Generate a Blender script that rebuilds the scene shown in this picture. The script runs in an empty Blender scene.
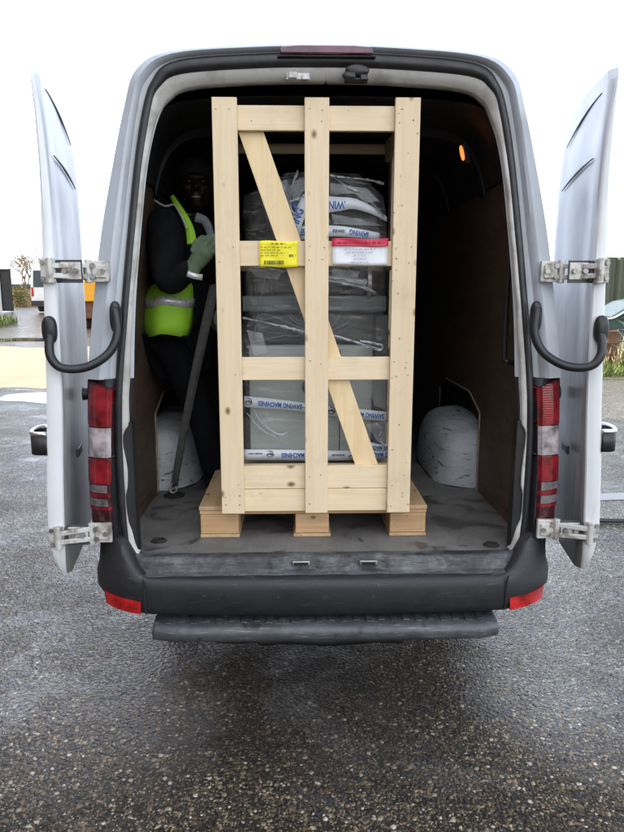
import bpy, bmesh, math, random
from mathutils import Vector, Matrix, noise as mnoise
R = math.radians
random.seed(11)
S = bpy.context.scene
COL = S.collection

# ------------------------------------------------------------------ camera
F, CX, CY, TILT, YAW = 670., 312., 416., R(10.5), R(1.45)
CAM = (-0.12, 0.0, 1.70)
cd = bpy.data.cameras.new('camera'); cam = bpy.data.objects.new('camera', cd); COL.objects.link(cam)
cam.location = CAM; cam.rotation_euler = (R(90) - TILT, 0, -YAW)
cd.sensor_fit = 'VERTICAL'; cd.sensor_height = 36; cd.lens = F / 832. * 36
cd.clip_start = 0.05; cd.clip_end = 3000
S.camera = cam

def ray(px, py):
    u = (px - CX) / F; v = (CY - py) / F
    f = (math.sin(YAW) * math.cos(TILT), math.cos(YAW) * math.cos(TILT), -math.sin(TILT))
    r = (math.cos(YAW), -math.sin(YAW), 0)
    up = (math.sin(YAW) * math.sin(TILT), math.cos(YAW) * math.sin(TILT), math.cos(TILT))
    return [f[i] + u * r[i] + v * up[i] for i in range(3)]

def at(px, py, Y):
    d = ray(px, py); t = (Y - CAM[1]) / d[1]
    return Vector((CAM[0] + t * d[0], Y, CAM[2] + t * d[2]))

# ------------------------------------------------------------------ materials
def newmat(name):
    m = bpy.data.materials.new(name); m.use_nodes = True
    nt = m.node_tree
    return m, nt, nt.nodes['Principled BSDF']

def N(nt, t, **kw):
    n = nt.nodes.new(t)
    for k, v in kw.items():
        if k in n.inputs: n.inputs[k].default_value = v
        else: setattr(n, k, v)
    return n

def ramp(nt, src, stops):
    r = nt.nodes.new('ShaderNodeValToRGB')
    e = r.color_ramp.elements
    while len(e) < len(stops): e.new(0.5)
    for i, (p, c) in enumerate(stops):
        e[i].position = p
        e[i].color = (*c, 1) if isinstance(c, tuple) else (c, c, c, 1)
    nt.links.new(src, r.inputs[0])
    return r.outputs[0]

def coords(nt, scale=(1, 1, 1), rot=(0, 0, 0), rand=False):
    tc = N(nt, 'ShaderNodeTexCoord'); mp = N(nt, 'ShaderNodeMapping')
    mp.inputs['Scale'].default_value = scale; mp.inputs['Rotation'].default_value = rot
    nt.links.new(tc.outputs['Object'], mp.inputs['Vector'])
    if rand:
        oi = N(nt, 'ShaderNodeObjectInfo'); ml = N(nt, 'ShaderNodeMath', operation='MULTIPLY'); ml.inputs[1].default_value = 37.
        nt.links.new(oi.outputs['Random'], ml.inputs[0]); nt.links.new(ml.outputs[0], mp.inputs['Location'])
    return mp.outputs[0]

def noise(nt, vec, scale, detail=6, rough=.6, dist=0.):
    n = N(nt, 'ShaderNodeTexNoise'); n.inputs['Scale'].default_value = scale
    n.inputs['Detail'].default_value = detail; n.inputs['Roughness'].default_value = rough; n.inputs['Distortion'].default_value = dist
    nt.links.new(vec, n.inputs['Vector'])
    return n.outputs['Fac']

def mixc(nt, fac, a, b):
    m = N(nt, 'ShaderNodeMix', data_type='RGBA')
    for s, v in ((0, fac), (6, a), (7, b)):
        if hasattr(v, 'is_linked'): nt.links.new(v, m.inputs[s])
        elif s == 0: m.inputs[0].default_value = v
        else: m.inputs[s].default_value = (*v, 1)
    return m.outputs[2]

def math2(nt, op, a, b=0.):
    m = N(nt, 'ShaderNodeMath', operation=op)
    for s, v in ((0, a), (1, b)):
        if hasattr(v, 'is_linked'): nt.links.new(v, m.inputs[s])
        else: m.inputs[s].default_value = v
    return m.outputs[0]

def bump(nt, bs, h, strength, dist=.01):
    b = N(nt, 'ShaderNodeBump'); b.inputs['Strength'].default_value = strength; b.inputs['Distance'].default_value = dist
    nt.links.new(h, b.inputs['Height']); nt.links.new(b.outputs[0], bs.inputs['Normal'])
    return b

def mat(name, c1, c2=None, scale=8., rough=.5, metal=0., stops=(.35, .65), bmp=0., bscale=None, coat=0., stretch=(1, 1, 1), rvar=.1, spec=.5):
    m, nt, bs = newmat(name)
    v = coords(nt, stretch)
    c2 = c2 or tuple(x * .75 for x in c1)
    n = noise(nt, v, scale)
    nt.links.new(ramp(nt, n, [(stops[0], c1), (stops[1], c2)]), bs.inputs['Base Color'])
    bs.inputs['Metallic'].default_value = metal; bs.inputs['Coat Weight'].default_value = coat
    bs.inputs['Specular IOR Level'].default_value = spec
    n2 = noise(nt, v, scale * 2.3, 4)
    nt.links.new(ramp(nt, n2, [(.3, max(.02, rough - rvar)), (.7, min(1, rough + rvar))]), bs.inputs['Roughness'])
    if bmp: bump(nt, bs, noise(nt, v, bscale or scale * 4, 8), bmp, .004)
    return m

M = {}
# silver-white van paint with road film
m, nt, bs = newmat('van_paint'); v = coords(nt)
n = noise(nt, v, 5., 8, .65); n2 = noise(nt, coords(nt, (14, 14, 1.2)), 3., 5)
c = mixc(nt, ramp(nt, n, [(.45, 0.), (.75, .6)]), (.42, .45, .50), (.32, .32, .32))
c = mixc(nt, ramp(nt, n2, [(.55, 0.), (.8, .35)]), c, (.30, .28, .25))
nt.links.new(c, bs.inputs['Base Color']); nt.links.new(ramp(nt, n, [(.3, .36), (.7, .55)]), bs.inputs['Roughness'])
bs.inputs['Coat Weight'].default_value = .35; bs.inputs['Coat Roughness'].default_value = .2
M['paint'] = m
def doorpaint(name, c1, c2, lo, hi, grime_shade):
    m, nt, bs = newmat(name); v = coords(nt)
    tc = N(nt, 'ShaderNodeNewGeometry'); sp = N(nt, 'ShaderNodeSeparateXYZ'); nt.links.new(tc.outputs['Position'], sp.inputs[0])
    n = noise(nt, v, 4., 8, .65); n2 = noise(nt, coords(nt, (12, 12, 1.6)), 3., 6)
    zz = math2(nt, 'ADD', math2(nt, 'MULTIPLY', sp.outputs[2], .4), math2(nt, 'MULTIPLY', math2(nt, 'SUBTRACT', n2, .5), .35))
    c = mixc(nt, ramp(nt, n, [(.45, 0.), (.75, .4)]), c1, c2)
    c = mixc(nt, ramp(nt, zz, [(lo * .4, grime_shade), (hi * .4, 0.)]), c, (.115, .11, .10))      # lower panel darkened: shade in the door gap painted in, plus road film
    nt.links.new(c, bs.inputs['Base Color']); nt.links.new(ramp(nt, n, [(.3, .34), (.7, .5)]), bs.inputs['Roughness'])
    bs.inputs['Coat Weight'].default_value = .3; bs.inputs['Coat Roughness'].default_value = .2
    return m
M['door_edge'] = doorpaint('door_edge_paint', (.70, .72, .75), (.56, .57, .58), .5, .85, .35)
M['door_skin'] = doorpaint('door_skin_paint', (.56, .575, .60), (.42, .42, .42), .75, 1.9, .85)
# dirty off-white jamb flange
M['flange'] = mat('flange_paint', (.50, .49, .47), (.27, .25, .23), 9, .5, stops=(.45, .7), bmp=.1)
M['plastic'] = mat('black_plastic', (.012, .0125, .015), (.03, .03, .033), 14, .5, stops=(.4, .75), bmp=.15, bscale=220)
# bumper: grey worn plastic with scuffs
m, nt, bs = newmat('bumper_plastic'); v = coords(nt)
n = noise(nt, v, 6, 8, .7); sc = noise(nt, coords(nt, (3, 3, 26)), 5, 6, .75, .6)
c = ramp(nt, n, [(.3, (.009, .010, .013)), (.7, (.022, .023, .027))])
c = mixc(nt, ramp(nt, sc, [(.58, 0.), (.70, .5)]), c, (.11, .112, .118))
sp = noise(nt, v, 46, 5, .7)
c = mixc(nt, ramp(nt, sp, [(.68, 0.), (.74, .7)]), c, (.25, .25, .25))
nt.links.new(c, bs.inputs['Base Color']); nt.links.new(ramp(nt, n, [(.3, .42), (.7, .62)]), bs.inputs['Roughness'])
bump(nt, bs, noise(nt, v, 160, 6), .2, .002); M['bumper'] = m
m, nt, bs = newmat('scuffed_step'); v = coords(nt)
n = noise(nt, v, 7, 9, .72, .3); s2 = noise(nt, coords(nt, (1.4, 8, 24)), 6, 8, .75)
c = ramp(nt, n, [(.3, (.035, .037, .042)), (.55, (.075, .08, .09)), (.75, (.12, .125, .135))])
c = mixc(nt, ramp(nt, s2, [(.56, 0.), (.66, .8)]), c, (.26, .265, .27)); c = mixc(nt, ramp(nt, noise(nt, v, 19, 5), [(.6, 0.), (.68, .8)]), c, (.02, .019, .018))
nt.links.new(c, bs.inputs['Base Color']); nt.links.new(ramp(nt, n, [(.3, .45), (.7, .3)]), bs.inputs['Roughness']); bump(nt, bs, n, .5, .008); M['step'] = m
M['rubber'] = mat('door_rubber', (.008, .009, .012), (.018, .018, .021), 12, .42, bmp=.05)
M['tyre'] = mat('tyre_rubber', (.018, .018, .018), (.04, .038, .035), 9, .8, bmp=.3)
M['steel'] = mat('dull_steel', (.45, .45, .45), (.2, .18, .16), 16, .45, metal=.7, bmp=.1)
M['hinge'] = mat('hinge_paint', (.58, .57, .55), (.20, .17, .14), 22, .45, stops=(.48, .68), metal=.2, bmp=.2)
M['chrome'] = mat('chrome', (.8, .8, .8), (.65, .65, .65), 8, .12, metal=1., rvar=.04)
M['dark'] = mat('interior_trim', (.022, .023, .028), (.034, .034, .038), 5, .5, rvar=.1, spec=.12)
M['void'] = mat('underbody', (.012, .012, .012), (.02, .018, .016), 6, .9)
# scuffed threshold
m, nt, bs = newmat('scuffed_threshold'); v = coords(nt)
n = noise(nt, v, 7, 10, .75, .4); s2 = noise(nt, coords(nt, (2, 9, 30)), 6, 8, .75)
c = ramp(nt, n, [(.3, (.022, .024, .027)), (.48, (.05, .053, .058)), (.72, (.165, .17, .178))])
c = mixc(nt, ramp(nt, s2, [(.50, 0.), (.60, .85)]), c, (.018, .018, .019))
nt.links.new(c, bs.inputs['Base Color']); bs.inputs['Metallic'].default_value = .2
nt.links.new(ramp(nt, n, [(.3, .6), (.7, .35)]), bs.inputs['Roughness']); bump(nt, bs, n, .35, .006); M['sill'] = m
# cargo floor: worn grey phenolic ply
m, nt, bs = newmat('cargo_floor'); v = coords(nt)
n = noise(nt, v, 2.6, 10, .7, .3); st = noise(nt, v, 4.3, 5, .55, .8); gr = noise(nt, coords(nt, (40, 2.5, 1)), 3, 6)
c = ramp(nt, n, [(.32, (.085, .082, .078)), (.5, (.16, .155, .148)), (.7, (.23, .222, .21))])
c = mixc(nt, ramp(nt, gr, [(.4, 0.), (.7, .35)]), c, (.10, .095, .09))
c = mixc(nt, ramp(nt, st, [(.54, 0.), (.61, .75)]), c, (.035, .033, .032))
nt.links.new(c, bs.inputs['Base Color']); nt.links.new(ramp(nt, st, [(.5, .62), (.68, .3)]), bs.inputs['Roughness'])
bump(nt, bs, n, .3, .004); M['floor'] = m
# brown ply lining
m, nt, bs = newmat('ply_lining'); v = coords(nt, (1, 1.2, 5))
n = noise(nt, v, 4, 8, .65, 1.2); n2 = noise(nt, coords(nt), 9, 6)
c = ramp(nt, n, [(.3, (.066, .042, .031)), (.7, (.12, .078, .055))])
c = mixc(nt, ramp(nt, n2, [(.58, 0.), (.7, .6)]), c, (.026, .02, .017))
nt.links.new(c, bs.inputs['Base Color']); bs.inputs['Roughness'].default_value = .55; bump(nt, bs, n, .15, .003); M['ply'] = m
M['plyedge'] = mat('ply_edge', (.34, .27, .19), (.2, .15, .1), 30, .8)
# scratched white wheel arch
m, nt, bs = newmat('scratched_arch'); v = coords(nt)
n = noise(nt, v, 5, 6); s2 = noise(nt, coords(nt, (1, 1, 3.2)), 7, 9, .72, 1.6)
c = ramp(nt, n, [(.3, (.62, .64, .67)), (.7, (.47, .49, .52))])
c = mixc(nt, ramp(nt, s2, [(.585, 0.), (.61, .9)]), c, (.03, .03, .035))
c = mixc(nt, ramp(nt, noise(nt, coords(nt, (1, 1, .7)), 3.2, 7, .7), [(.5, 0.), (.7, .6)]), c, (.20, .20, .21))
nt.links.new(c, bs.inputs['Base Color']); bs.inputs['Roughness'].default_value = .45; bump(nt, bs, math2(nt, 'ADD', n, math2(nt, 'MULTIPLY', s2, .8)), .6, .02); M['arch'] = m

def lens(name, col, rough=.12):
    m, nt, bs = newmat(name); v = coords(nt)
    w = N(nt, 'ShaderNodeTexWave', wave_type='BANDS', bands_direction='Z'); w.inputs['Scale'].default_value = 34; w.inputs['Distortion'].default_value = .4
    nt.links.new(v, w.inputs['Vector'])
    n = noise(nt, v, 13, 4)
    c = mixc(nt, ramp(nt, n, [(.36, 0.), (.64, 1.)]), tuple(min(1, x * 1.7) for x in col), tuple(x * .45 for x in col))
    nt.links.new(c, bs.inputs['Base Color']); bs.inputs['Roughness'].default_value = rough
    bs.inputs['Coat Weight'].default_value = .6; bs.inputs['Coat Roughness'].default_value = .05
    bump(nt, bs, w.outputs['Fac'], .12, .003)
    return m
M['lens_red'] = lens('red_lens', (.17, .005, .011)); M['lens_dark'] = lens('smoked_lens', (.045, .008, .012))
M['bulb'] = lens('bulb_red', (.30, .008, .016), .3)
M['lens_clear'] = lens('clear_lens', (.30, .26, .275)); M['lens_grey'] = lens('grey_lens', (.15, .13, .14))
M['reflector'] = lens('red_reflector', (.34, .008, .010), .2); M['lens_top'] = lens('high_lens', (.085, .016, .04), .25)

def pine(name, axis, light, dark, knot=(.17, .095, .045), kscale=3.6):
    """softwood board: grain along `axis` (x / z / diagonal), scattered knots, per-board offset"""
    m, nt, bs = newmat(name)
    if axis == 'z': sc, rot = (26, 8, 1.3), (0, 0, 0)
    elif axis == 'x': sc, rot = (1.3, 8, 26), (0, 0, 0)
    elif axis == 'y': sc, rot = (20, 1.3, 20), (0, 0, 0)
    else: sc, rot = (26, 8, 1.3), (0, R(19.4), 0)
    v = coords(nt, sc, rot, True)
    g = noise(nt, v, 1.0, 8, .6, 1.0); g2 = noise(nt, v, 3.1, 5, .6, .3)
    big = noise(nt, coords(nt, (1, 1, 1), (0, 0, 0), True), 1.7, 3)
    c = ramp(nt, g, [(.30, dark), (.45, tuple(.45 * a + .55 * b for a, b in zip(light, dark))), (.55, light), (.63, tuple(.7 * a + .3 * b for a, b in zip(light, dark))), (.72, light)])
    c = mixc(nt, ramp(nt, g2, [(.45, 0.), (.72, .35)]), c, tuple(x * .84 for x in dark))
    c = mixc(nt, ramp(nt, big, [(.4, 0.), (.7, .35)]), c, tuple(min(1, x * 1.08) for x in light))
    oi = N(nt, 'ShaderNodeObjectInfo'); c = mixc(nt, ramp(nt, oi.outputs['Random'], [(0., 0.), (1., .55)]), c, tuple(x * .86 for x in dark))
    # knots
    ks = {'z': (1.2, 1.2, .8), 'x': (.8, 1.2, 1.2), 'y': (1.2, .8, 1.2)}.get(axis, (1.2, 1.2, .8))
    kv = N(nt, 'ShaderNodeTexVoronoi'); kv.inputs['Scale'].default_value = kscale * 2.6
    nt.links.new(coords(nt, ks, rot, True), kv.inputs['Vector'])
    kr = ramp(nt, kv.outputs['Distance'], [(.05, 1.), (.10, .6), (.17, 0.)])
    sel = N(nt, 'ShaderNodeSeparateColor'); nt.links.new(kv.outputs['Color'], sel.inputs[0])
    selr = ramp(nt, sel.outputs[0], [(.70, 1.), (.73, 0.)])
    c = mixc(nt, math2(nt, 'MULTIPLY', kr, selr), c, knot)
    sm = noise(nt, coords(nt, (1, 1, 1), (0, 0, 0), True), 5.5, 7, .7)
    c = mixc(nt, ramp(nt, sm, [(.54, 0.), (.72, .35)]), c, (.42, .36, .28))
    # small dark nail dents and specks
    kv2 = N(nt, 'ShaderNodeTexVoronoi'); kv2.inputs['Scale'].default_value = 26
    nt.links.new(coords(nt, (1, 1, 1), (0, 0, 0), True), kv2.inputs['Vector'])
    sel2 = N(nt, 'ShaderNodeSeparateColor'); nt.links.new(kv2.outputs['Color'], sel2.inputs[0])
    c = mixc(nt, math2(nt, 'MULTIPLY', ramp(nt, kv2.outputs['Distance'], [(.06, .8), (.12, 0.)]), ramp(nt, sel2.outputs[1], [(.24, 1.), (.28, 0.)])), c, (.10, .07, .045))
    nt.links.new(c, bs.inputs['Base Color']); bs.inputs['Roughness'].default_value = .62
    bump(nt, bs, g, .12, .003)
    return m
PL, PD = (.80, .66, .465), (.715, .555, .36)
for a in 'xzyd': M['pine_' + a] = pine('pine_' + a, a, PL, PD)
M['pine_raw'] = pine('pine_yellow', 'd', (.81, .64, .40), (.70, .51, .28))
M['pine_low'] = pine('pine_board', 'x', (.81, .69, .48), (.73, .57, .34))
QL, QD = (.52, .37, .22), (.36, .23, .12)
M['pal_y'] = pine('pallet_wood_long', 'y', QL, QD, (.12, .07, .04)); M['pal_x'] = pine('pallet_wood_cross', 'x', QL, QD, (.12, .07, .04))
M['pal_b'] = pine('pallet_block_wood', 'x', (.56, .36, .19), (.40, .235, .115), (.12, .07, .04), 5)
M['nail'] = mat('nail_steel', (.3, .29, .27), None, 40, .4, metal=.8)
# machine
M['cabinet'] = mat('cabinet_grey', (.43, .475, .465), (.38, .42, .41), 3, .38, bmp=.03)
M['castiron'] = mat('machine_charcoal', (.022, .024, .027), (.04, .043, .046), 6, .45)
M['mach_band'] = mat('machine_bed_grey', (.10, .12, .125), (.075, .09, .094), 5, .4)
M['mach_side'] = mat('machine_side', (.07, .075, .082), (.04, .043, .047), 6, .4)
M['tape'] = mat('white_tape', (.66, .70, .76), (.56, .60, .67), 9, .3)
M['tape_blue'] = mat('tape_blue_ink', (.012, .075, .32), (.02, .10, .36), 30, .4)
M['tape_black'] = mat('tape_dark_ink', (.05, .055, .065), (.09, .09, .1), 30, .4)
m, nt, bs = newmat('clear_wrap')
v = coords(nt); out = nt.nodes['Material Output']
tr = N(nt, 'ShaderNodeBsdfTransparent'); gl = N(nt, 'ShaderNodeBsdfGlossy'); gl.inputs['Roughness'].default_value = .10
df = N(nt, 'ShaderNodeBsdfDiffuse'); df.inputs['Color'].default_value = (.6, .64, .68, 1)
b = N(nt, 'ShaderNodeBump'); b.inputs['Strength'].default_value = 1.; b.inputs['Distance'].default_value = .06
h = noise(nt, coords(nt, (1, 1, 2.6), (0, R(25), 0)), 7, 7, .6, 1.5); nt.links.new(h, b.inputs['Height'])
nt.links.new(b.outputs[0], gl.inputs['Normal'])
mx = N(nt, 'ShaderNodeMixShader'); mx.inputs[0].default_value = .16; nt.links.new(tr.outputs[0], mx.inputs[1]); nt.links.new(gl.outputs[0], mx.inputs[2])
crease = noise(nt, coords(nt, (1, 1, 5), (0, R(38), 0)), 6, 8, .65, 2.5)
mx2 = N(nt, 'ShaderNodeMixShader'); nt.links.new(ramp(nt, crease, [(.52, .03), (.60, .12), (.68, .42)]), mx2.inputs[0])
nt.links.new(mx.outputs[0], mx2.inputs[1]); nt.links.new(df.outputs[0], mx2.inputs[2]); nt.links.new(mx2.outputs[0], out.inputs['Surface'])
M['wrap'] = m
m, nt, bs = newmat('film_fold_and_glint'); bs.inputs['Base Color'].default_value = (.62, .66, .70, 1); bs.inputs['Roughness'].default_value = .15; bs.inputs['Alpha'].default_value = .26; M['fold'] = m
M['film'] = mat('twisted_film', (.62, .66, .70), (.42, .45, .49), 24, .22, bmp=.5, bscale=60)
M['yellow_label'] = mat('yellow_label', (.86, .78, .02), (.80, .70, .02), 20, .5)
M['white_label'] = mat('white_label', (.74, .76, .80), (.68, .70, .75), 20, .45)
M['red_label'] = mat('red_label', (.62, .03, .08), (.52, .02, .06), 20, .45)
M['ink_grey'] = mat('pale_ink', (.40, .42, .50), None, 30, .6)
M['ink_dark'] = mat('label_ink', (.07, .06, .03), None, 30, .6)
M['ink_red'] = mat('deep_red_ink', (.30, .008, .03), None, 30, .6)
# person
M['skin'] = mat('skin', (.010, .006, .0045), (.008, .005, .0038), 14, .42, bmp=.05, spec=.12)
M['hair'] = mat('hair', (.010, .009, .009), None, 60, .8, bmp=.5, spec=.12)
M['black_cloth'] = mat('black_cloth', (.007, .0075, .010), (.012, .012, .015), 16, .85, bmp=.4, bscale=26, spec=.12)
M['trouser'] = mat('navy_trouser', (.005, .0055, .008), None, 12, .9, bmp=.3, bscale=22, spec=.12)
M['hivis'] = mat('hivis_yellow', (.31, .62, .03), (.25, .50, .025), 8, .7, bmp=.3, bscale=18)
M['refl'] = mat('reflective_band', (.62, .63, .64), (.5, .5, .5), 20, .3, metal=.3)
M['glove'] = mat('work_glove', (.14, .20, .12), (.10, .145, .09), 22, .85, bmp=.4, bscale=70)
M['collar'] = mat('grey_hood', (.19, .20, .22), (.14, .15, .17), 14, .85, bmp=.3)
M['teeth'] = mat('teeth', (.13, .125, .11), None, 10, .3)
M['eye'] = mat('eye_white', (.016, .015, .014), None, 10, .25); M['pupil'] = mat('eye_dark', (.01, .008, .007), None, 10, .15)
M['strap'] = mat('strap_webbing', (.085, .083, .08), (.055, .053, .05), 40, .8, bmp=.5, bscale=160)
# surroundings
M['brick'] = None
def brickmat(name, c1, c2, mortar, sc=1.):
    m, nt, bs = newmat(name)
    tc = N(nt, 'ShaderNodeTexCoord'); sp = N(nt, 'ShaderNodeSeparateXYZ'); nt.links.new(tc.outputs['Object'], sp.inputs[0])
    cb = N(nt, 'ShaderNodeCombineXYZ'); nt.links.new(math2(nt, 'ADD', sp.outputs[0], sp.outputs[1]), cb.inputs[0]); nt.links.new(sp.outputs[2], cb.inputs[1])
    b = N(nt, 'ShaderNodeTexBrick'); b.inputs['Scale'].default_value = sc; b.inputs['Color1'].default_value = (*c1, 1); b.inputs['Color2'].default_value = (*c2, 1); b.inputs['Mortar'].default_value = (*mortar, 1)
    b.inputs['Brick Width'].default_value = .225; b.inputs['Row Height'].default_value = .075; b.inputs['Mortar Size'].default_value = .008
    nt.links.new(cb.outputs[0], b.inputs['Vector'])
    n = noise(nt, tc.outputs['Object'], 1.2, 6)
    c = mixc(nt, ramp(nt, n, [(.4, 0.), (.7, .4)]), b.outputs['Color'], tuple(x * .6 for x in c1))
    nt.links.new(c, bs.inputs['Base Color']); bs.inputs['Roughness'].default_value = .9; bump(nt, bs, b.outputs['Fac'], -.4, .01)
    return m
M['brick'] = brickmat('red_brick', (.30, .15, .10), (.22, .11, .08), (.32, .29, .26))
M['tanbrick'] = brickmat('tan_brick', (.36, .26, .16), (.30, .21, .13), (.35, .31, .26))
M['roof'] = mat('roof_sheet', (.12, .12, .13), (.08, .08, .08), 3, .7)
M['gate'] = mat('gate_black', (.012, .013, .014), (.02, .02, .02), 3, .6)
M['fence'] = mat('fence_green', (.075, .085, .055), (.06, .068, .045), 2, .6, stretch=(1, 1, .3))
M['carpaint'] = mat('car_teal', (.05, .085, .08), (.04, .07, .066), 3, .55, spec=.2)
M['vanwhite'] = mat('far_van_white', (.72, .73, .75), (.62, .62, .63), 2, .3, coat=.4)
M['glass'] = mat('dark_glass', (.05, .075, .08), (.04, .055, .06), 3, .3, rvar=.05, spec=.3)
M['bark'] = mat('bark', (.16, .13, .09), (.10, .08, .055), 9, .9, bmp=.5)
M['twig'] = mat('twig', (.27, .22, .12), (.19, .15, .08), 9, .9)
M['budleaf'] = mat('bud_leaf', (.26, .25, .09), (.18, .17, .06), 4, .8)
M['grass'] = mat('grass_blade', (.075, .135, .02), (.13, .155, .035), 1.3, .7, stops=(.4, .62))
M['drygrass'] = mat('dry_grass', (.30, .265, .165), (.2, .17, .10), 3, .8)
M['orange'] = mat('digger_yellow', (.72, .36, .02), (.6, .28, .02), 3, .45)
M['rust'] = mat('rusty_steel', (.16, .075, .04), (.09, .045, .03), 9, .85, bmp=.3)
M['concrete'] = mat('pale_sunlit', (.25, .225, .15), (.19, .17, .11), 1.4, .85, bmp=.2, bscale=30)  # tint carries sunlight on the yard strip; shared with the outbuilding door
M['verge_soil'] = mat('verge_soil', (.075, .085, .03), (.05, .055, .025), 3, .95, bmp=.5)
M['paleblock'] = mat('pale_post', (.52, .52, .52), (.42, .42, .42), 4, .8)

# wet gravelly asphalt
def asphalt():
    m, nt, bs = newmat('wet_asphalt'); v = coords(nt)
    wv = N(nt, 'ShaderNodeVectorMath', operation='ADD'); nn = N(nt, 'ShaderNodeTexNoise'); nn.inputs['Scale'].default_value = 30; nt.links.new(v, nn.inputs['Vector'])
    scl = N(nt, 'ShaderNodeVectorMath', operation='SCALE'); scl.inputs['Scale'].default_value = .016; nt.links.new(nn.outputs['Color'], scl.inputs[0])
    nt.links.new(v, wv.inputs[0]); nt.links.new(scl.outputs[0], wv.inputs[1])
    def vor(scale):
        k = N(nt, 'ShaderNodeTexVoronoi'); k.inputs['Scale'].default_value = scale; nt.links.new(wv.outputs[0], k.inputs['Vector'])
        s = N(nt, 'ShaderNodeSeparateColor'); nt.links.new(k.outputs['Color'], s.inputs[0])
        return k.outputs['Distance'], s
    d1, s1 = vor(50.); d2, s2 = vor(84.); d3, s3 = vor(150.)
    # van's shadow and dark reflection behind the step, painted into the ground colour
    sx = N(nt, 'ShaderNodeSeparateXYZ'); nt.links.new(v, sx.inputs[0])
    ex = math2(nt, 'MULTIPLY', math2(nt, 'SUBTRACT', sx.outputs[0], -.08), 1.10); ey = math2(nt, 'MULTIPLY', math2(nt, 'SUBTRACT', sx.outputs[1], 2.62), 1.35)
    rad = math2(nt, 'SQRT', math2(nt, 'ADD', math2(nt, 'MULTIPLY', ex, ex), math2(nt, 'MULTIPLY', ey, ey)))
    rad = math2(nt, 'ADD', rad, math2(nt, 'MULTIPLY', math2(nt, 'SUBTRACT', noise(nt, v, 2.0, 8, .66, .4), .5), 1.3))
    van_shade = ramp(nt, rad, [(.30, 1.), (1.05, 0.)])
    base = ramp(nt, noise(nt, v, 1.1, 8, .65), [(.3, (.011, .0105, .010)), (.7, (.028, .0255, .022))])
    cols = [(.0, (.022, .020, .018)), (.30, (.050, .041, .032)), (.52, (.105, .076, .048)), (.70, (.17, .118, .068)), (.84, (.27, .195, .115)), (.94, (.42, .34, .23)), (.985, (.66, .60, .50))]
    c1 = ramp(nt, s1.outputs[0], cols); c2 = ramp(nt, s2.outputs[0], cols); c3 = ramp(nt, s3.outputs[2], cols[:6])
    k0 = ramp(nt, noise(nt, v, 1.5, 6, .62, .5), [(.32, .35), (.46, .85), (.58, 1.)])
    k0 = math2(nt, 'MULTIPLY', k0, ramp(nt, van_shade, [(0., 1.), (1., .5)]))
    def lay(d, s_, a_, e_, thr):
        return math2(nt, 'MULTIPLY', math2(nt, 'MULTIPLY', ramp(nt, d, [(a_, 1.), (e_, 0.)]), ramp(nt, s_.outputs[1], [(thr, 1.), (thr + .04, 0.)])), k0)
    c = mixc(nt, lay(d3, s3, .42, .60, .85), base, c3); c = mixc(nt, lay(d2, s2, .40, .54, .72), c, c2); c = mixc(nt, lay(d1, s1, .38, .50, .50), c, c1)
    c = mixc(nt, math2(nt, 'MULTIPLY', van_shade, .45), c, (.008, .0072, .0065))
    nt.links.new(c, bs.inputs['Base Color'])
    wet = noise(nt, coords(nt, (1, 1, 1)), 1.3, 7, .66, .6)
    # the middle of the track is drier, water lies to either side of it and farther off
    ax = math2(nt, 'ABSOLUTE', math2(nt, 'SUBTRACT', sx.outputs[0], .05)); side = ramp(nt, ax, [(.46, 0.), (.82, 1.)])
    far = ramp(nt, math2(nt, 'MULTIPLY', sx.outputs[1], .1), [(.195, 0.), (.255, 1.)])
    film = math2(nt, 'MULTIPLY', math2(nt, 'MULTIPLY', side, far), ramp(nt, noise(nt, v, 2.6, 8, .72, .5), [(.36, .08), (.50, .5), (.64, 1.)]))
    wet = math2(nt, 'ADD', wet, math2(nt, 'SUBTRACT', math2(nt, 'MULTIPLY', math2(nt, 'MULTIPLY', side, far), .26), .09))
    def mx1(a_, b_): return math2(nt, 'ADD', math2(nt, 'MULTIPLY', a_, math2(nt, 'SUBTRACT', 1., film)), math2(nt, 'MULTIPLY', film, b_))
    nt.links.new(mx1(ramp(nt, wet, [(.36, .45), (.50, .30), (.66, .22), (.78, .05)]), .13), bs.inputs['Roughness'])
    nt.links.new(mx1(ramp(nt, wet, [(.40, .08), (.52, .30), (.64, .5)]), .34), bs.inputs['Specular IOR Level'])
    h = math2(nt, 'ADD', math2(nt, 'MULTIPLY', ramp(nt, d1, [(0., 1.), (.55, 0.)]), 1.0), math2(nt, 'MULTIPLY', ramp(nt, d2, [(0., 1.), (.55, 0.)]), .8))
    h = math2(nt, 'ADD', h, math2(nt, 'MULTIPLY', noise(nt, v, 22, 8, .72), 1.2))
    h = math2(nt, 'ADD', h, math2(nt, 'MULTIPLY', noise(nt, v, 5., 4, .6), .7))
    b = bump(nt, bs, h, .8, .009)
    nt.links.new(mx1(ramp(nt, wet, [(.62, 1.), (.78, .12)]), .6), b.inputs['Strength'])
    # thin water lying over the stones to either side
    nt.links.new(math2(nt, 'MULTIPLY', film, .78), bs.inputs['Coat Weight']); bs.inputs['Coat Roughness'].default_value = .07; bs.inputs['Coat IOR'].default_value = 1.45
    cb_ = N(nt, 'ShaderNodeBump'); cb_.inputs['Distance'].default_value = .006
    nt.links.new(ramp(nt, noise(nt, v, 1.9, 6, .65, .4), [(.46, .9), (.58, .5), (.65, .03)]), cb_.inputs['Strength'])
    nt.links.new(h, cb_.inputs['Height']); nt.links.new(cb_.outputs[0], bs.inputs['Coat Normal'])
    return m
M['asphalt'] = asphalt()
m, nt, bs = newmat('standing_water'); bs.inputs['Base Color'].default_value = (.03, .032, .035, 1); bs.inputs['Roughness'].default_value = .03
bs.inputs['Specular IOR Level'].default_value = .6; bump(nt, bs, noise(nt, coords(nt), 9, 3), .03, .01); M['puddle'] = m

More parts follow.
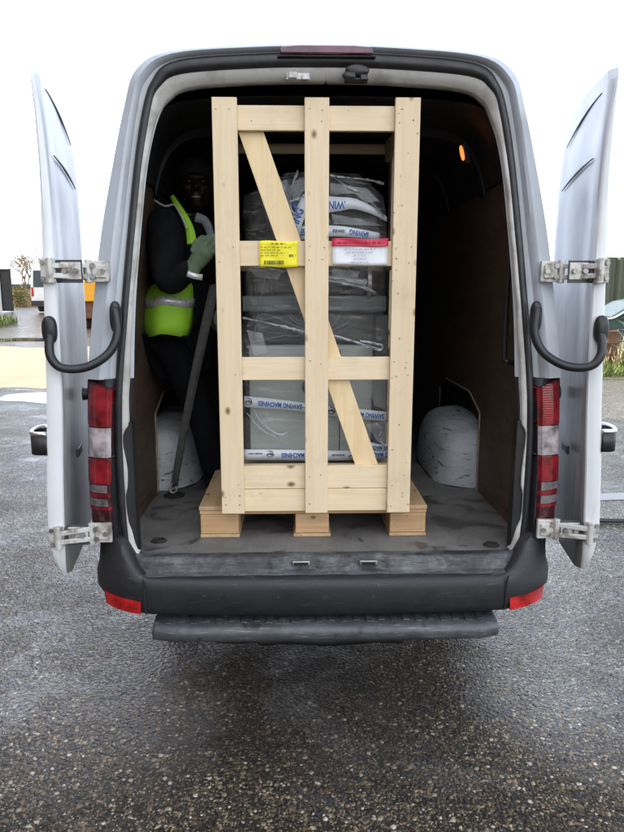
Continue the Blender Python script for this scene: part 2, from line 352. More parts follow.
# ------------------------------------------------------------------ mesh helpers
ROOT = {}
def label(o, lab=None, cat=None, group=None, kind=None):
    if lab: o['label'] = lab
    if cat: o['category'] = cat
    if group: o['group'] = group
    if kind: o['kind'] = kind
    return o

def empty(name, loc, lab, cat, group=None):
    o = bpy.data.objects.new(name, None); COL.objects.link(o); o.location = loc; o.empty_display_size = .2
    ROOT[o.name] = Vector(loc)
    return label(o, lab, cat, group)

class MB:
    def __init__(s): s.v = []; s.f = []
    def add(s, vs, fs):
        k = len(s.v); s.v += [tuple(x) for x in vs]; s.f += [tuple(i + k for i in f) for f in fs]; return s
    def box(s, c, d, rot=None, taper=1.):
        x, y, z = (q / 2 for q in d)
        P = [Vector((a * x * (taper if e > 0 else 1), b * y * (taper if e > 0 else 1), e * z)) for e in (-1, 1) for a, b in ((-1, -1), (1, -1), (1, 1), (-1, 1))]
        if rot is not None: P = [rot @ p for p in P]
        return s.add([p + Vector(c) for p in P], [(3, 2, 1, 0), (4, 5, 6, 7), (0, 1, 5, 4), (1, 2, 6, 5), (2, 3, 7, 6), (3, 0, 4, 7)])
    def bb(s, x0, x1, y0, y1, z0, z1):
        return s.box(((x0 + x1) / 2, (y0 + y1) / 2, (z0 + z1) / 2), (abs(x1 - x0), abs(y1 - y0), abs(z1 - z0)))
    def tube(s, pts, r, n=10, cap=True, flat=None):
        pts = [Vector(p) for p in pts]; k = len(pts); rings = []
        rr = r if isinstance(r, (list, tuple)) else [r] * k
        prev = None
        for i, p in enumerate(pts):
            t = (pts[min(i + 1, k - 1)] - pts[max(i - 1, 0)]).normalized()
            a = prev if prev is not None else (Vector((0, 0, 1)) if abs(t.z) < .9 else Vector((0, 1, 0)))
            e1 = (a - t * a.dot(t)).normalized(); e2 = t.cross(e1); prev = e1
            rings.append([p + e1 * (rr[i] * math.cos(2 * math.pi * j / n)) + e2 * (rr[i] * (flat or 1) * math.sin(2 * math.pi * j / n)) for j in range(n)])
        vs = [q for ring in rings for q in ring]
        fs = [(i * n + j, i * n + (j + 1) % n, (i + 1) * n + (j + 1) % n, (i + 1) * n + j) for i in range(k - 1) for j in range(n)]
        if cap: fs += [tuple(range(n - 1, -1, -1)), tuple((k - 1) * n + j for j in range(n))]
        return s.add(vs, fs)
    def cyl(s, a, b, r, n=16, r2=None):
        return s.tube([a, b], [r, r if r2 is None else r2], n)
    def grid(s, rows, close=False):
        n = len(rows[0]); vs = [q for r_ in rows for q in r_]
        fs = [(i * n + j, i * n + (j + 1) % n, (i + 1) * n + (j + 1) % n, (i + 1) * n + j) for i in range(len(rows) - 1) for j in range(n if close else n - 1)]
        return s.add(vs, fs)
    def ell(s, c, r, nu=20, nv=12, e=1., rot=None):
        def sp(a): return math.copysign(abs(a) ** e, a)
        rows = []
        for i in range(nv + 1):
            ph = -math.pi / 2 + math.pi * i / nv
            rows.append([])
            for j in range(nu):
                th = 2 * math.pi * j / nu
                p = Vector((r[0] * sp(math.cos(ph)) * sp(math.cos(th)), r[1] * sp(math.cos(ph)) * sp(math.sin(th)), r[2] * sp(math.sin(ph))))
                if rot is not None: p = rot @ p
                rows[-1].append(p + Vector(c))
        return s.grid(rows, True)
    def prism(s, poly, axis, a, b):
        """polygon (2-D) extruded from a to b along axis; poly coordinates are the two other axes in order"""
        def P(u, w, q): return {'x': (q, u, w), 'y': (u, q, w), 'z': (u, w, q)}[axis]
        n = len(poly); vs = [P(u, w, a) for u, w in poly] + [P(u, w, b) for u, w in poly]
        return s.add(vs, [tuple(range(n - 1, -1, -1)), tuple(range(n, 2 * n))] + [(i, (i + 1) % n, n + (i + 1) % n, n + i) for i in range(n)])
    def build(s, name, material, parent=None, bevel=0., smooth=False, auto=None, sub=0, solid=0., seg=2, origin=None):
        me = bpy.data.meshes.new(name)
        off = Vector((0, 0, 0))
        if parent is not None: off = ROOT[parent.name]
        elif origin is not None: off = Vector(origin)
        elif s.v:
            n = len(s.v); off = Vector((sum(q[0] for q in s.v) / n, sum(q[1] for q in s.v) / n, min(q[2] for q in s.v)))
        me.from_pydata([tuple(Vector(q) - off) for q in s.v], [], s.f); me.validate()
        bm = bmesh.new(); bm.from_mesh(me); bmesh.ops.remove_doubles(bm, verts=bm.verts, dist=1e-6); bmesh.ops.recalc_face_normals(bm, faces=bm.faces); bm.to_mesh(me); bm.free()
        me.materials.append(material)
        o = bpy.data.objects.new(name, me); COL.objects.link(o); ROOT[o.name] = off
        if parent is not None: o.parent = parent
        else: o.location = off
        if solid: md = o.modifiers.new('thick', 'SOLIDIFY'); md.thickness = solid; md.offset = 0
        if bevel: md = o.modifiers.new('bevel', 'BEVEL'); md.width = bevel; md.segments = seg; md.limit_method = 'ANGLE'; md.angle_limit = R(40)
        if sub: md = o.modifiers.new('sub', 'SUBSURF'); md.levels = md.render_levels = sub
        if smooth or auto:
            for p in me.polygons: p.use_smooth = True
            if auto:
                bm = bmesh.new(); bm.from_mesh(me)
                for e in bm.edges:
                    if len(e.link_faces) == 2 and e.calc_face_angle(0) > R(auto): e.smooth = False
                bm.to_mesh(me); bm.free()
        return o

def copy_tree(o, parent=None):
    c = o.copy(); COL.objects.link(c); ROOT[c.name] = ROOT.get(o.name, Vector())
    if parent is not None: c.parent = parent
    for ch in [x for x in bpy.data.objects if x.parent == o]: copy_tree(ch, c)
    return c

def spline(pts, n):
    """Catmull-Rom through pts (tuples of any length), n samples per span"""
    P = [Vector(p) for p in pts]; out = []
    for i in range(len(P) - 1):
        p0, p1, p2, p3 = P[max(i - 1, 0)], P[i], P[i + 1], P[min(i + 2, len(P) - 1)]
        for k in range(n):
            t = k / n
            out.append(.5 * ((2 * p1) + (p2 - p0) * t + (2 * p0 - 5 * p1 + 4 * p2 - p3) * t * t + (3 * p1 - p0 - 3 * p2 + p3) * t ** 3))
    out.append(P[-1]); return out

def lerp(a, b, t): return a + (b - a) * t
def sstep(a, b, x):
    t = min(1, max(0, (x - a) / (b - a))); return t * t * (3 - 2 * t)
def interp(tab, x):
    if x <= tab[0][0]: return tab[0][1]
    for (a, u), (b, w) in zip(tab, tab[1:]):
        if x <= b: return lerp(u, w, (x - a) / (b - a))
    return tab[-1][1]

_font_cache = {}
def text(name, string, size, origin, right, up, material, parent, extra=0., bold=.0, xs=1.):
    cu = bpy.data.curves.new('lettering', 'FONT'); cu.body = string; cu.size = size; cu.align_x = 'CENTER'; cu.align_y = 'CENTER'; cu.offset = bold; cu.extrude = .0004
    ob = bpy.data.objects.new('tmp', cu); COL.objects.link(ob)
    dg = bpy.context.evaluated_depsgraph_get(); me = bpy.data.meshes.new_from_object(ob.evaluated_get(dg))
    right = Vector(right).normalized(); up = Vector(up); up = (up - right * up.dot(right)).normalized(); nr = right.cross(up)
    mb = MB(); off = Vector(origin)
    mb.add([off + right * q.co.x * xs + up * q.co.y + nr * (q.co.z + extra) for q in me.vertices], [tuple(p.vertices) for p in me.polygons])
    bpy.data.objects.remove(ob); bpy.data.curves.remove(cu); bpy.data.meshes.remove(me)
    return mb

# ================================================================== THE VAN
def Yr(z): return 2.55 + max(0, z - 1.3) * .08
van = empty('delivery_van', (0, 5.5, 0), 'silver white panel van parked with both rear doors folded wide open and a crate inside', 'van')
# half-profiles (x, z), matching stations from the belt up over the roof to the centre line
O_ = [(.93, .72), (.932, 1.1), (.925, 1.37), (.893, 1.65), (.853, 1.92), (.80, 2.17), (.752, 2.37), (.705, 2.503), (.58, 2.570), (.25, 2.595), (0, 2.600)]
A_ = [(.90, .72), (.895, 1.1), (.868, 1.37), (.832, 1.65), (.795, 1.92), (.755, 2.17), (.718, 2.365), (.680, 2.480), (.565, 2.553), (.25, 2.579), (0, 2.584)]
B_ = [(.87, .72), (.865, 1.1), (.835, 1.37), (.806, 1.65), (.768, 1.92), (.733, 2.17), (.700, 2.36), (.664, 2.468), (.555, 2.541), (.25, 2.567), (0, 2.572)]
S_ = [(.81, .72), (.81, 1.1), (.795, 1.37), (.765, 1.65), (.733, 1.92), (.70, 2.17), (.665, 2.36), (.628, 2.452), (.54, 2.511), (.25, 2.535), (0, 2.540)]
FI = [(.742, .66), (.752, 1.1), (.748, 1.37), (.733, 1.65), (.705, 1.92), (.672, 2.17), (.63, 2.335), (.588, 2.406), (.50, 2.448), (.25, 2.468), (0, 2.473)]
def loop(H, dy=0., i0=0, n=6):
    pts = spline(H[i0:], n)
    L = [Vector((-p[0], Yr(p[1]) + dy, p[1])) for p in pts]
    Rr = [Vector((p[0], Yr(p[1]) + dy, p[1])) for p in reversed(pts[:-1])]
    return L + Rr
# outer shell : sides, roof, cab
def shell_loop(Y, grow, cap=9., wid=1., low=.45):
    pts = [Vector((O_[0][0], low))] + spline(O_, 6)
    half = [((p[0] + grow * (1 if p[1] < 2.4 else .4)) * wid, min(p[1] + (grow * .9 if p[1] > 2.3 else 0), cap)) for p in pts]
    L = [Vector((-x, Y if Y is not None else Yr(z) + .05, z)) for x, z in half]
    return L + [Vector((-p.x, p.y, p.z)) for p in reversed(L[:-1])]
mb = MB()
rows = [shell_loop(None, 0, low=.73), [p + Vector((math.copysign(.012, p.x), .05, 0)) for p in shell_loop(None, 0, low=.73)], shell_loop(3.0, .022, low=.70), shell_loop(4., .03), shell_loop(6.9, .03), shell_loop(7.25, .02, 2.42), shell_loop(7.75, .0, 1.75, .97), shell_loop(8.05, 0, 1.32, .95), shell_loop(8.45, 0, 1.12, .9), shell_loop(8.6, 0, .9, .82)]
mb.grid(rows)
mb.build('body', M['paint'], van, auto=50)
# inner skin between shell and lining
mb = MB()
def in_loop(Y):
    half = [(.875, .60)] + [(p[0] - .035, p[1] - .035 if p[1] > 2.3 else p[1]) for p in spline(O_, 4)]
    L = [Vector((-x, Y if Y else Yr(z) + .10, z)) for x, z in half]
    return L + [Vector((-p.x, p.y, p.z)) for p in reversed(L[:-1])]
mb.grid([in_loop(None), in_loop(4), in_loop(5.6)]); mb.build('inner_skin', M['dark'], van, smooth=True)
# rear pillar / header frame (painted part above the lamps)
lo, la, lb, ls = loop(O_, .05, 2), loop(A_, .0, 2), loop(B_, .028, 2), loop(S_, .040, 2)
lo2 = [p + Vector((0, -.028, 0)) + (Vector((a.x - p.x, 0, a.z - p.z)) * .12) for p, a in zip(lo, la)]
lb2 = [a + Vector(((b.x - a.x) * .5, .006, (b.z - a.z) * .5)) for a, b in zip(la, lb)]
mb = MB(); mb.grid([lo, lo2, la, lb2, lb, ls, loop(FI, .055, 2)]); mb.build('rear_frame', M['paint'], van, auto=35)
# black lower pillar covers beside the lamps
for sg in (-1, 1):
    mb = MB(); rows = []
    for X, dy in ((.905, .04), (.855, .005), (.838, .0), (.828, .03), (.79, .04), (.765, .06)):
        rows.append([Vector((sg * (X - max(0, z - 1.1) * .045), Yr(z) + dy, z)) for z in (.66, .75, .9, 1.1, 1.25, 1.372)])
    mb.grid(rows); mb.build('pillar_cover', M['plastic'], van, auto=40, solid=.004)
# door seal
H = spline([(.0, .588), (.35, .588), (.66, .592), (.745, .612), (.79, .665), (.806, .76)] + S_[1:], 6)
pts = [Vector((-p[0] * 1 + 0, Yr(p[1]) + .03 - (.03 if p[1] < .63 else 0), p[1])) for p in H]
pts = pts + [Vector((-p.x, p.y, p.z)) for p in reversed(pts[1:-1])]

pts.append(pts[0])
MB().tube(pts, [.017 if p.z < .75 else lerp(.0175, .029, sstep(2.40, 2.53, p.z)) for p in pts], 10, False).build('door_seal', M['rubber'], van, smooth=True)
# flange, torn white edging lower down
mb = MB(); rows = []
fi = spline(FI, 14); so = spline(S_, 14)
half = []
for a, b in zip(fi, so):
    z = a[1]
    k = 1.
    if z < 1.19:
        k = interp([(.66, .9), (.70, .6), (.76, .32), (.80, .02), (.90, .0), (.94, .22), (1.02, .28), (1.09, .12), (1.11, .0), (1.16, .02), (1.19, .55)], z)
    elif z < 1.9: k = lerp(.55, 1., (z - 1.19) / .71)
    half.append((a, b, k))
for sg in (-1, 1):
    def W_(z): return sstep(2.15, 2.42, z)
    inner = [Vector((sg * (lerp(b[0], a[0], .30 + .70 * k) + .0015 * math.sin(a[1] * 31 + sg)), Yr(a[1]) + .012 + .02 * W_(a[1]), lerp(a[1], lerp(b[1], a[1], .3 + .7 * k), W_(a[1])))) for a, b, k in half]
    outer = [Vector((sg * lerp(b[0], a[0], .22), Yr(a[1]) + .022, lerp(a[1], lerp(b[1], a[1], .25), W_(a[1])))) for a, b, k in half]
    back = [p + Vector((sg * .004, .05, 0)) for p in inner]
    mb.grid([outer, inner, back])
mb.build('flange', M['flange'], van, smooth=True)
# black edge trim under the torn flange
for sg in (-1, 1):
    mb = MB(); mb.grid([[Vector((sg * X, 2.572 + dy, z)) for z in (.66, .8, .95, 1.1, 1.2)] for X, dy in ((.80, .0), (.757, .002), (.752, .04))])
    mb.build('edge_trim', M['rubber'], van)
# interior: floor, lining, ceiling, bulkhead
mb = MB(); mb.bb(-.872, .872, 2.56, 5.6, .635, .660); mb.build('cargo_floor', M['floor'], van)
for sg in (-1, 1):
    mb = MB()
    def W(z): return interp([(.6, .846), (1.1, .843), (1.5, .826), (1.95, .782), (2.2, .738)], z)
    def pan(poly):
        mb.add([(sg * W(z), y, z) for y, z in poly] + [(sg * (W(z) + .012), y, z) for y, z in poly], [tuple(range(len(poly))), tuple(range(2 * len(poly) - 1, len(poly) - 1, -1))] + [(i, (i + 1) % len(poly), len(poly) + (i + 1) % len(poly), len(poly) + i) for i in range(len(poly))])
    for a, b_ in ((.661, 1.08), (1.08, 1.5), (1.5, 1.95), (1.95, 2.15)):
        if a < 1.0:
            pan([(2.64, a), (3.41, a), (3.41, b_), (2.64, b_)]); pan([(4.42, a), (5.59, a), (5.59, b_), (4.42, b_)])
        elif a < 1.2:
            pan([(2.64, a), (3.41, a), (3.62, 1.16), (4.22, 1.16), (4.42, a), (5.59, a), (5.59, b_), (2.64, b_)])
        else: pan([(2.64, a), (5.59, a), (5.59, b_), (2.64, b_)])
    pl_ = mb.build('lining_panel', M['ply'], van)
    e = MB(); e.tube([(sg * (W(.68) - .001), 3.413, .664), (sg * (W(1.08) - .001), 3.413, 1.08), (sg * (W(1.16) - .001), 3.62, 1.16), (sg * (W(1.16) - .001), 4.2, 1.16)], .007, 6).build('panel_edge', M['plyedge'], pl_)
mb = MB()
def ceil_loop(Y, off=0):
    half = spline([(.735, 2.15), (.70, 2.27), (.64, 2.36), (.54, 2.405), (.3, 2.425), (0, 2.43)], 5)
    L = [Vector((-p[0], Y + (max(0, Yr(p[1]) - 2.55)), p[1] - off)) for p in half]
    return L + [Vector((-p.x, p.y, p.z)) for p in reversed(L[:-1])]
mb.grid([ceil_loop(2.62), ceil_loop(4), ceil_loop(5.6)]); mb.build('ceiling_lining', M['dark'], van, smooth=True)
for y in (3.05, 3.75, 4.5):
    MB().grid([ceil_loop(y), [p + Vector((0, 0, -.035)) for p in ceil_loop(y)], [p + Vector((0, .07, -.035)) for p in ceil_loop(y)], [p + Vector((0, .07, 0)) for p in ceil_loop(y)]]).build('roof_bow', M['dark'], van, auto=40)
mb = MB(); mb.bb(-.88, .88, 5.6, 5.63, .6, 2.5)
for k in range(7): mb.bb(-.75 + k * .235, -.70 + k * .235, 5.585, 5.6, .75, 2.3)
mb.build('bulkhead', M['dark'], van, bevel=.004)
for sg in (-1, 1):
    mb = MB(); mb.ell((sg * .875, 3.90, .655), (.235, .445, .36), 40, 24, .66)
    mb.v = [(x + .010 * mnoise.noise(Vector((x * 7, y * 7, z * 7))) + .005 * mnoise.noise(Vector((x * 22, y * 22, z * 22))), y + .018 * mnoise.noise(Vector((z * 8, x * 8, 4))), z + .012 * mnoise.noise(Vector((y * 9, x * 9, 9)))) for x, y, z in mb.v]
    wa = mb.build('wheel_arch', M['arch'], van, smooth=True)
    mb = MB(); mb.ell((sg * .875, 3.90, .655), (.245, .465, .022), 40, 6, .62); mb.build('arch_skirt', M['rubber'], wa, smooth=True)
# interior grab rail on the right wall
MB().tube(spline([(.835, 2.80, 1.82), (.775, 2.80, 1.815), (.765, 2.81, 1.77), (.765, 2.81, 1.45), (.775, 2.80, 1.41), (.835, 2.80, 1.405)], 5), .011, 8).build('grab_rail', M['rubber'], van, smooth=True)
# added glowing piece high on the right side wall, for an orange reflection
m, nt, bs = newmat('amber_glow'); bs.inputs['Base Color'].default_value = (.6, .25, .06, 1); bs.inputs['Emission Color'].default_value = (1, .27, .06, 1); bs.inputs['Emission Strength'].default_value = .32; M['amber'] = m
p = at(462, 153, 3.02); mb = MB(); mb.ell(p, (.008, .010, .032), 14, 10, .8, Matrix.Rotation(R(-14), 3, 'Y'))
lm = mb.build('amber_glint', M['amber'], van, smooth=True)
MB().box((p.x + .02, p.y + .01, p.z), (.02, .04, .09), Matrix.Rotation(R(-14), 3, 'Y')).build('glint_mount', M['dark'], lm, bevel=.005)
# threshold with two latch recesses
mb = MB(); rows = []
prof = [(2.575, .6615), (2.548, .6625), (2.532, .656), (2.524, .640), (2.520, .615), (2.514, .604), (2.492, .600), (2.488, .588), (2.52, .580)]
xs = [-.80 + 1.6 * i / 96 for i in range(97)]
for j, (y, z) in enumerate(prof):
    row = []
    for x in xs:
        d = 0; zz = z
        for c_ in (-.10, .17):
            u = abs(x - c_); g = math.exp(-(u / .062) ** 4)
            if 1 <= j <= 5: d += .020 * g * math.sin(math.pi * (j - .5) / 5)
            rim = math.exp(-((u - .10) / .03) ** 2)
            if 1 <= j <= 5: d -= .010 * rim
        e = sstep(.70, .80, abs(x)); zz = lerp(z, max(z, .60) + .05, e * e * (1 if j > 3 else .3))
        d += .0015 * math.sin(x * 40 + j) + e * .03
        row.append(Vector((x, y + d, zz)))
    rows.append(row)
mb.grid(rows); mb.build('threshold', M['sill'], van, smooth=True)
for c_ in (-.10, .17):
    mb = MB(); mb.bb(c_ - .036, c_ + .036, 2.524, 2.532, .622, .642)
    lt = mb.build('latch_striker', M['steel'], van, bevel=.004)
    mb = MB(); mb.bb(c_ - .028, c_ + .028, 2.519, 2.523, .627, .637)
    for k in (-.018, 0, .018): mb.bb(c_ + k - .003, c_ + k + .003, 2.516, 2.5185, .627, .637)
    mb.build('striker_slot', M['void'], lt)
for px in (298, 356):
    p = at(px, 78, 2.645); mb = MB(); mb.box((p.x, 2.648, p.z), (.085, .03, .03)); mb.box((p.x - .02, 2.628, p.z + .003), (.03, .02, .022)); mb.box((p.x + .025, 2.628, p.z - .004), (.022, .02, .018)); mb.tube([(p.x - .045, 2.63, p.z - .008), (p.x + .045, 2.63, p.z - .008)], .005, 6)
    mb.build('header_latch', M['steel'] if px < 300 else M['rubber'], van, bevel=.003)
# torn rubber flap hanging near the right header latch
p = at(357, 71, 2.635); mb = MB(); mb.ell((p.x, 2.628, p.z), (.045, .012, .022), 14, 8, 1); mb.ell((p.x - .03, 2.625, p.z - .02), (.025, .012, .016), 12, 8); mb.build('torn_rubber', M['rubber'], van, smooth=True)
# high-level brake light
mb = MB(); mb.prism([(-.168, 2.549), (.168, 2.549), (.171, 2.558), (.160, 2.574), (.10, 2.578), (-.10, 2.578), (-.160, 2.574), (-.171, 2.558)], 'y', 2.625, 2.72)
hb = mb.build('brake_light', M['lens_top'], van, bevel=.006)
mb = MB(); mb.bb(-.18, .18, 2.632, 2.70, 2.541, 2.5485); mb.build('light_gasket', M['rubber'], hb, bevel=.003)
# bumper
path = [(.975, 3.42), (.973, 2.95), (.965, 2.74), (.945, 2.64), (.905, 2.565), (.84, 2.505), (.74, 2.472), (.55, 2.455), (.25, 2.445), (0, 2.443)]
path = spline(path, 7)
cor = [(.13, .715), (.07, .745), (.035, .742), (.022, .70), (.012, .60), (0, .56), (0, .515), (.028, .462), (.12, .45)]
cen = [(.14, .600), (.06, .600), (.03, .598), (.012, .592), (.003, .575), (0, .555), (0, .48), (.022, .442), (.12, .432)]
rows = []
full = [Vector((-p[0], p[1], 0)) for p in path] + [Vector((p[0], p[1], 0)) for p in reversed(path[:-1])]
for i, p in enumerate(full):
    t = (full[min(i + 1, len(full) - 1)] - full[max(i - 1, 0)]).normalized()
    inn = Vector((-t.y, t.x, 0))
    if inn.dot(Vector((0 - p.x, 4 - p.y, 0))) < 0: inn = -inn
    w = sstep(.705, .865, abs(p.x)) if p.y < 2.8 else 1.
    rows.append([p + inn * lerp(c[0], e[0], w) + Vector((0, 0, lerp(c[1], e[1], w))) for e, c in zip(cor, cen)])
mb = MB(); mb.grid(rows); bumper = mb.build('bumper', M['bumper'], van, auto=60)
# panel joints and reflectors in the bumper
for sg in (-1, 1):
    MB().tube([(sg * .715, 2.459, .600), (sg * .712, 2.464, .56), (sg * .712, 2.464, .485), (sg * .714, 2.485, .445)], .0035, 6).build('bumper_joint', M['void'], bumper)
    mb = MB(); r1, r2 = [], []
    for k in range(9):
        u = k / 8; X = lerp(.732, .885, u)
        y = interp([(q[0], q[1]) for q in reversed(path) if q[0] < .95], X) - .006
        r1.append(Vector((sg * X, y, lerp(.452, .470, u)))); r2.append(Vector((sg * (X - .002 + .008 * u), y + .002, lerp(.502, .523, u))))
    mb.grid([[p + Vector((0, .03, 0)) for p in r1], r1, r2, [p + Vector((0, .03, 0)) for p in r2]])
    mb.build('reflector', M['reflector'], bumper, auto=40)
# underbody, rear step, brackets
mb = MB(); mb.bb(-.78, .78, 2.62, 8.2, .42, .63); mb.bb(-.5, .5, 2.9, 3.6, .3, .42); mb.tube([(-.7, 3.92, .34), (.7, 3.92, .34)], .06); mb.tube([(.45, 2.75, .36), (.45, 5, .36)], .03)
mb.build('underbody', M['void'], van)
mb = MB(); rows = []
xs = [-.69 + 1.38 * i / 92 for i in range(93)]
for j in range(8):
    row = []
    for x in xs:
        ends = sstep(.60, .69, abs(x))
        low = .322 - .006 * math.sin(x * 17 + 1.2) - .012 * math.exp(-((x + .40) / .13) ** 2) - .026 * sstep(.31, .28, abs(x - .02)) - .012 * math.exp(-((x - .55) / .1) ** 2)
        P_ = [(2.63, .398), (2.56, .402), (2.475, .398), (2.452, .388), (2.446, .372), (2.450, .350), (2.462, .337), (2.50, low)]
        y, z = P_[j]
        z += .002 * mnoise.noise(Vector((x * 9, j, 2)))
        row.append(Vector((x, y + .02 * ends, z)))
    rows.append(row)
mb.grid(rows); stp = mb.build('rear_step', M['step'], van, auto=50, solid=.006)
mb = MB()
for i in range(26): mb.bb(-.64 + i * .05, -.615 + i * .05, 2.475 + .012 * (i % 2), 2.60, .4035, .4075)
mb.build('step_tread', M['step'], stp, bevel=.0015)
for sg in (-1, 1): MB().bb(sg * .42 - .03, sg * .42 + .03, 2.55, 3.0, .36, .45).build('step_bracket', M['void'], van)
# wheels
def wheel(x, y):
    mb = MB(); rows = []
    sg = math.copysign(1, x)
    for dx, r in ((-.11, .20), (-.115, .30), (-.09, .335), (-.04, .345), (.04, .345), (.09, .335), (.115, .30), (.11, .20)):
        rows.append([Vector((x + dx, y + r * math.cos(2 * math.pi * j / 36), .345 + r * math.sin(2 * math.pi * j / 36))) for j in range(36)])
    mb.grid(rows, True); w = mb.build('wheel', M['tyre'], van, auto=50)
    mb = MB(); mb.cyl((x - .09, y, .345), (x + sg * .07 , y, .345), .205, 28); mb.cyl((x, y, .345), (x + sg * .10, y, .345), .06, 16); mb.build('wheel_rim', M['steel'], w, auto=40)
for x in (-.80, .80):
    for y in (3.90, 7.6): wheel(x, y)
for sg in (-1, 1):
    MB().bb(sg * .80 - .13, sg * .80 + .13, 3.50, 3.512, .16, .50).build('mud_flap', M['rubber'], van, bevel=.004)
# tail lights
def tail(sg):
    plan = [(.838, 2.575), (.842, 2.552), (.855, 2.540), (.898, 2.548), (.927, 2.568), (.944, 2.61), (.953, 2.70), (.955, 2.80)]
    def seg(name, z0, z1, mt, parent, grow=.0, x0=0, x1=7, slant0=0., slant1=0.):
        mb = MB(); rows = []
        for t in (0, .5, 1):
            row = []
            for i in range(x0, x1 + 1):
                X, Y = plan[i]; u = (X - .838) / .117
                z = lerp(z0 + slant0 * u, z1 + slant1 * u, t); lean = max(0, z - .95) * .05 + max(0, z - 1.3) * .05
                row.append(Vector((sg * (X - lean + grow * (i > 3)), Y - grow + max(0, z - 1.3) * .08, z)))
            rows.append(row)
        inner = [[p + Vector((-sg * .02, .03, 0)) for p in rw] for rw in rows]
        mb.grid([inner[0]] + rows + [inner[-1]])
        return mb.build(name, mt, parent, smooth=False, auto=45)
    t = seg('tail_light', .785, 1.334, M['lens_dark'], van, 0, slant1=.04)
    seg('red_lens', 1.19, 1.329, M['lens_red'], t, .004, slant1=.036, slant0=.0)
    seg('clear_lens', 1.068, 1.184, M['lens_clear'], t, .003, 1)
    seg('red_lens', .962, 1.062, M['lens_red'], t, .004)
    seg('indicator_lens', .925, .956, M['lens_grey'], t, .002, 2)
    seg('red_lens', .905, .922, M['lens_red'], t, .003)
    seg('indicator_lens', .870, .901, M['lens_grey'], t, .002, 2)
    seg('red_lens', .855, .868, M['lens_red'], t, .003)
for sg in (-1, 1): tail(sg)

